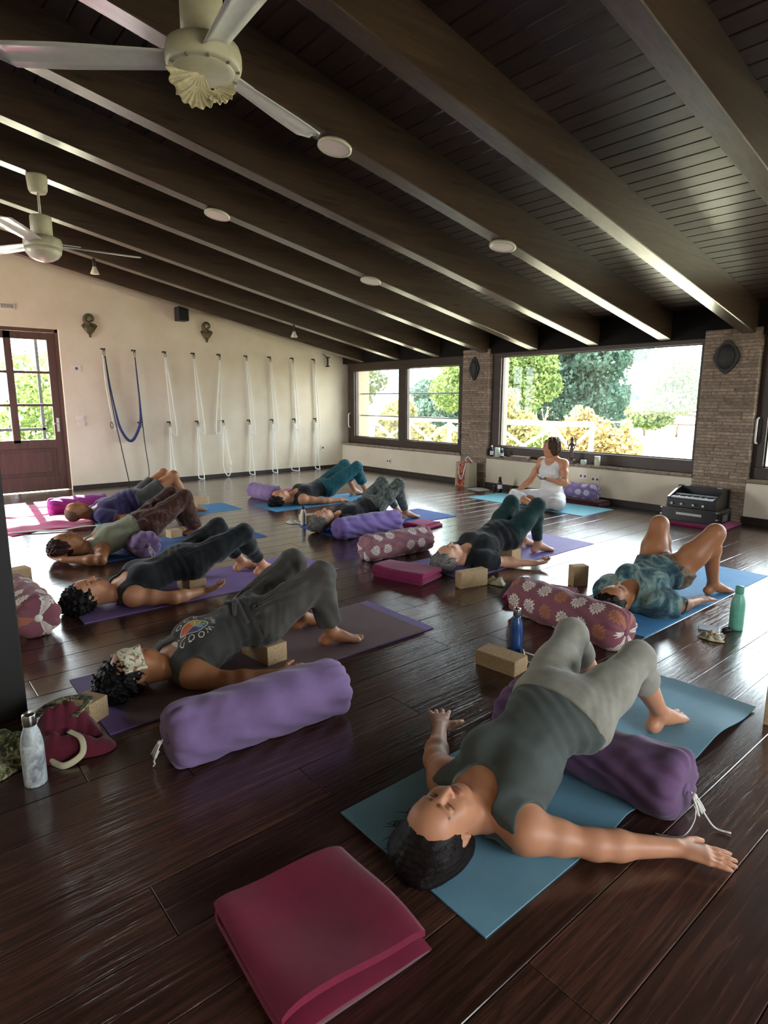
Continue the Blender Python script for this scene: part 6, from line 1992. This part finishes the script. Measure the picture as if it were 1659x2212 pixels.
# ---- the seated teacher in white, back to the window
def teacher():
    O = V3(-4.42, 6.44, 0)
    X, Y, Z = V3(1, 0, 0), V3(0, 1, 0), V3(0, 0, 1)
    f = V3(0, -1, 0)
    def sp(z, dy=0): return V3(-4.42, 6.45 + dy, z)
    tor = [(sp(.06), X, f, .150, .105), (sp(.13), X, f, .160, .110), (sp(.21), X, f, .138, .098), (sp(.29, .01), X, f, .122, .088), (sp(.37, .008), X, f, .130, .094), (sp(.45), X, f, .142, .100), (sp(.52, .0), X, f, .146, .088), (sp(.575, .008), X, f, .115, .066), (sp(.605, .01), X, f, .065, .058)]
    torso = [('loft', tor, .03)]
    for q in (-1, 1): torso.append(('ell', sp(.445, -.075) + X * q * .066, (X, f, Z), (.06, .045, .06), .045))
    shR, shL = sp(.545) - X * .158, sp(.545) + X * .158
    hc = V3(-4.435, 6.425, .735)
    N = nrm(V3(-.80, -.60, .02)); U = Z
    HP, at, HA, tone = head_prims(hc, U, N)
    neck = [('cone', at(0, -.06, -.015), sp(.59, .005), .047, .056, .03)]
    elR, wrR = V3(-4.70, 6.38, .30), V3(-4.80, 6.26, .165)
    elL, wrL = V3(-4.17, 6.36, .325), V3(-4.30, 6.20, .375)
    aR = limb_arm(shR, elR, wrR, .95) + [('ell', shR, (X, Y, Z), (.05, .05, .055), .04), ('cone', shR, sp(.56) - X * .06, .048, .055, .04)]
    aL = limb_arm(shL, elL, wrL, .95) + [('ell', shL, (X, Y, Z), (.05, .05, .055), .04), ('cone', shL, sp(.56) + X * .06, .048, .055, .04)]
    hR = hand_prims(wrR, V3(-.75, -.55, -.45), V3(-.4, -.3, .85), V3(.5, -.8, 0), curl=.3, fat=1.1)
    hL = hand_prims(wrL, V3(-.8, -.55, .15), V3(.2, -.1, -1), V3(-.5, .8, 0), curl=.35, fat=1.1)
    hipR, hipL = sp(.10) - X * .09, sp(.10) + X * .09
    kneeR, kneeL = V3(-4.83, 6.24, .115), V3(-4.09, 6.12, .105)
    ankR, ankL = V3(-4.47, 6.12, .065), V3(-4.52, 6.24, .065)
    def leg(h, k, a): return [('cone', h, h + (k - h) * .45, .085, .078, .04), ('cone', h + (k - h) * .45, k, .078, .055, .03), ('cone', k, k + (a - k) * .35, .052, .054, .03), ('cone', k + (a - k) * .35, a, .054, .034, .03)]
    lR, lL = leg(hipR, kneeR, ankR), leg(hipL, kneeL, ankL)
    def foot(a, d): return [('loft', [(a, Z, Y, .030, .032), (a + d * .09, Z, Y, .040, .024), (a + d * .15, Z, Y, .038, .016)], .02), ('ell', a - d * .03, (X, Y, Z), (.032, .03, .03), .02)] + [('cone', a + d * .15 + Z * o, a + d * (.19 - abs(o - .02) * .5) + Z * o, .010, .008, .006) for o in (-.028, -.012, .003, .017, .031)]
    fR, fL = foot(ankR, nrm(V3(.95, .05, -.05))), foot(ankL, nrm(V3(-.95, -.1, -.05)))
    body = torso + neck + HP + aR + aL + hR + hL + lR + lL + fR + fL
    Vv, Q = skin_field(body, .007)
    me = fast_mesh('person', Vv - O, Q)
    col = me.color_attributes.new('tone', 'FLOAT_COLOR', 'POINT')
    T = tone(Vv); col.data.foreach_set('color', np.concatenate([T, np.ones((len(T), 1))], 1).astype(np.float32).ravel())
    root = link_mesh('person', me, SK_LIGHT, None, tuple(O))
    tag(root, 'teacher in white tank top and white trousers sitting cross legged under the window, looking sideways', 'person')
    i = dict(root=root, O=O, at=at, HA=HA, hc=hc, step=.007, hs=1.0)
    hair(i, 'bob', HA_BROWN, 31)
    F_WHITE = fabric('white ribbed cotton', '#dcdad6', .06, 10)
    F_WHITE2 = fabric('white loose cotton', '#d2d2d4', .08, 10)
    cl = [('hole', sp(.62, -.05), (X, f, Z), (.075, .12, .11)), ('plane', sp(.165), -Z)]
    for sh, q in ((shR, -1), (shL, 1)): cl.append(('hole', sh + X * q * .045, (X, Y, Z), (.07, .16, .09)))
    wear(i, 'tank_top', torso + [('cone', shR, shL, .05, .05, .03)], F_WHITE, .008, cl, lambda P: .003 * vnoise(P, 77, 7) + .003 * np.sin(P[:, 2] * 110 + 5 * np.sin(P[:, 0] * 14)) * np.exp(-((P[:, 2] - .2) / .08) ** 2))
    cl = [('plane', sp(.215), Z)]
    for k, a in ((kneeR, ankR), (kneeL, ankL)):
        def fn(P, k=k, a=a):
            ab = a - k; h = np.clip((P - k) @ ab / (ab @ ab), 0, 1.4); d = np.linalg.norm(P - (k + h[:, None] * ab), axis=1)
            return np.where((d < .075) & ((P - k) @ ab > 0), (P - (k + ab * .55)) @ nrm(ab), -1.0)
        cl.append(('fn', fn))
    wear(i, 'trousers', torso[:1] + lR + lL, F_WHITE2, .013, cl, lambda P: .004 * vnoise(P, 81, 7))
    ph = MB().bbox(-.036, .036, -.075, .075, -.004, .004, b=.003)
    o = ph.build('phone', plain('dark phone glass', '#17181c', 0.15, var=.05), None, (-4.37, 6.15, .405), (.25, -.2, 1.0))
    tag(o, 'dark phone held flat in the teacher\'s hand', 'phone')
teacher()
# ------------------------------------------------------------------ print on the charcoal top, eye pillow
from mathutils.bvhtree import BVHTree
def bvh_of(o):
    me = o.data
    M = o.matrix_basis if o.parent is None else o.parent.matrix_basis @ o.matrix_basis
    return BVHTree.FromPolygons([M @ v.co for v in me.vertices], [tuple(p.vertices) for p in me.polygons])
M_PRINTW = plain('white screen print', '#cfcabf', .8, var=.06)


def text_points(ch, size):
    cu = bpy.data.curves.new('glyph', 'FONT'); cu.body = ch; cu.size = size; cu.align_x = 'CENTER'; cu.resolution_u = 2
    ob = bpy.data.objects.new('glyph', cu); COL.objects.link(ob)
    dg = bpy.context.evaluated_depsgraph_get()
    me = ob.evaluated_get(dg).to_mesh()
    vs = [v.co.copy() for v in me.vertices]; fs = [tuple(p.vertices) for p in me.polygons]
    ob.evaluated_get(dg).to_mesh_clear()
    bpy.data.objects.remove(ob); bpy.data.curves.remove(cu)
    return vs, fs


def shirt_print():
    i, sh = EMB['i'], EMB['o']
    bv = bvh_of(sh)
    C = Vector((-2.695, 1.085, 0)); up = Vector((0, -1, 0)); rt_ = Vector((-1, 0, 0))
    O = Vector(i['O'])
    def put(x, y, lift=.0012):
        p = C + rt_ * x + up * y
        hit = bv.ray_cast(Vector((p.x, p.y, 1.0)), Vector((0, 0, -1)))
        z = hit[0].z if hit[0] is not None else .2
        return Vector((p.x, p.y, z + lift)) - O
    cols = ['#b33a2c', '#c9662c', '#c9a437', '#4f8a4a', '#2f6a8c', '#38406f']
    mats = [plain('print colour %d' % k, c, .8, var=.06) for k, c in enumerate(cols)] + [M_PRINTW]
    R0 = .066
    nr, na = 14, 96
    vs, fs, mi = [], [], []
    for r in range(nr + 1):
        for a in range(na): 
            t = 2 * math.pi * a / na
            vs.append(put(R0 * r / nr * math.sin(t), R0 * r / nr * math.cos(t)))
    for r in range(nr):
        for a in range(na):
            b_ = (a + 1) % na
            fs.append((r * na + a, r * na + b_, (r + 1) * na + b_, (r + 1) * na + a))
            t = (a + .5) / na; rr_ = (r + .5) / nr
            k = int(((t + .08) % 1) * 6)
            ray_ = any(abs(((t - q + .5) % 1) - .5) < .020 * (1.15 - rr_) + .004 for q in (.33, .42, .5, .58, .67)) and .12 < rr_ < .8
            mi.append(6 if (rr_ > .9 or ray_) else k)
    m = MB(); m.add(vs, fs)
    me = m.mesh('badge_print')
    for q in mats: me.materials.append(q)
    me.polygons.foreach_set('material_index', mi)
    b = link_mesh('badge_print', me, None, sh)
    b.matrix_parent_inverse = Matrix.Identity(4)
    L = MB()
    for word, a0, a1, rad, flip in (('WOODSTOCK', -118, 118, .074, False), ('FAMILY', 152, 208, .100, True)):
        n = len(word)
        for k, ch in enumerate(word):
            ang = math.radians(a0 + (a1 - a0) * k / (n - 1)) if not flip else math.radians(a1 + (a0 - a1) * k / (n - 1))
            gv, gf = text_points(ch, .040 if not flip else .028)
            out = []
            for v in gv:
                x, y = v.x, v.y
                if not flip:
                    rr_, th = rad + y, ang + x / (rad + .01)
                else:
                    rr_, th = rad - y, ang - x / (rad - .01)
                out.append(put(rr_ * math.sin(th), rr_ * math.cos(th)))
            L.add(out, gf)
    link_mesh('lettering', L.mesh('lettering'), M_PRINTW, sh)
shirt_print()


def eye_pillow_on_face():
    i = p2
    bv = bvh_of(i['root'])
    W, U, N = (Vector(a) for a in i['HA'])
    c = Vector(i['at'](0, .020, .10))
    def fn(u, v):
        x, y = (u - .5) * .205, (v - .5) * .098
        p = c + W * x + U * y
        h = bv.ray_cast(p + N * .12, -N)
        d = (h[0] - p).dot(N) if h[0] is not None else -.07
        d = max(d, -.055) 
        e = min(u, 1 - u, v, 1 - v)
        return p + N * (d + .004 + .009 * min(1, e * 6) ** .6)
    m = MB().grid(fn, 26, 16)
    V = np.array([tuple(p) for p in m.v]).reshape(16, 26, 3)
    for _ in range(6):
        V[1:-1, 1:-1] = .5 * V[1:-1, 1:-1] + .125 * (V[:-2, 1:-1] + V[2:, 1:-1] + V[1:-1, :-2] + V[1:-1, 2:])
    m.v = [tuple(p) for p in (V.reshape(-1, 3) - np.array(c) + np.array(N) * .003)]
    o = m.build('eye_pillow', print_fabric('cream floral print', [(.40, '#c9c2a6'), (.52, '#d6d0b6'), (.57, '#6b6a4c'), (.63, '#9a4a34'), (.70, '#c8bfa0')], 38, 1.2, 2), None, tuple(c), fix=False)
    s = o.modifiers.new('thick', 'SOLIDIFY'); s.thickness = .010; s.offset = -1
    tag(o, 'cream floral eye pillow lying across the eyes of the woman in grey trousers', 'eye pillow')
eye_pillow_on_face()


def waist_tie():
    sh = EMB['o']; bv = bvh_of(sh); tr = [c for c in p2['root'].children if c.name.startswith('loose_trousers')][0]; bt = bvh_of(tr)
    O = Vector(p2['O'])
    def top(x, y):
        z = 0.05
        for b in (bv, bt):
            h = b.ray_cast(Vector((x, y, 1)), Vector((0, 0, -1)))
            if h[0] is not None: z = max(z, h[0].z)
        return Vector((x, y, z + .004)) - O
    m = MB().tube(catmull([top(-2.855 + .0225 * k, 1.315 + .012 * math.sin(k * .5)) for k in range(13)], 3), .013, 8, flat=(.45, 1))
    m.build('waist_tie', F_PANT, tr)
    kn = top(-2.70, 1.305)
    b = MB().ball(kn + Vector((0, 0, .008)), (.018, .016, .012), 8)
    for dx, dy in ((-.07, -.02), (.06, -.035)):
        b.tube(catmull([kn + Vector((0, 0, .008)), top(-2.70 + dx * .5, 1.305 + dy * .6) + Vector((0, 0, .014)), top(-2.70 + dx, 1.305 + dy)], 5), .011, 7, flat=(.4, 1))
    b.build('bow_knot', F_PANT, tr)
waist_tie()
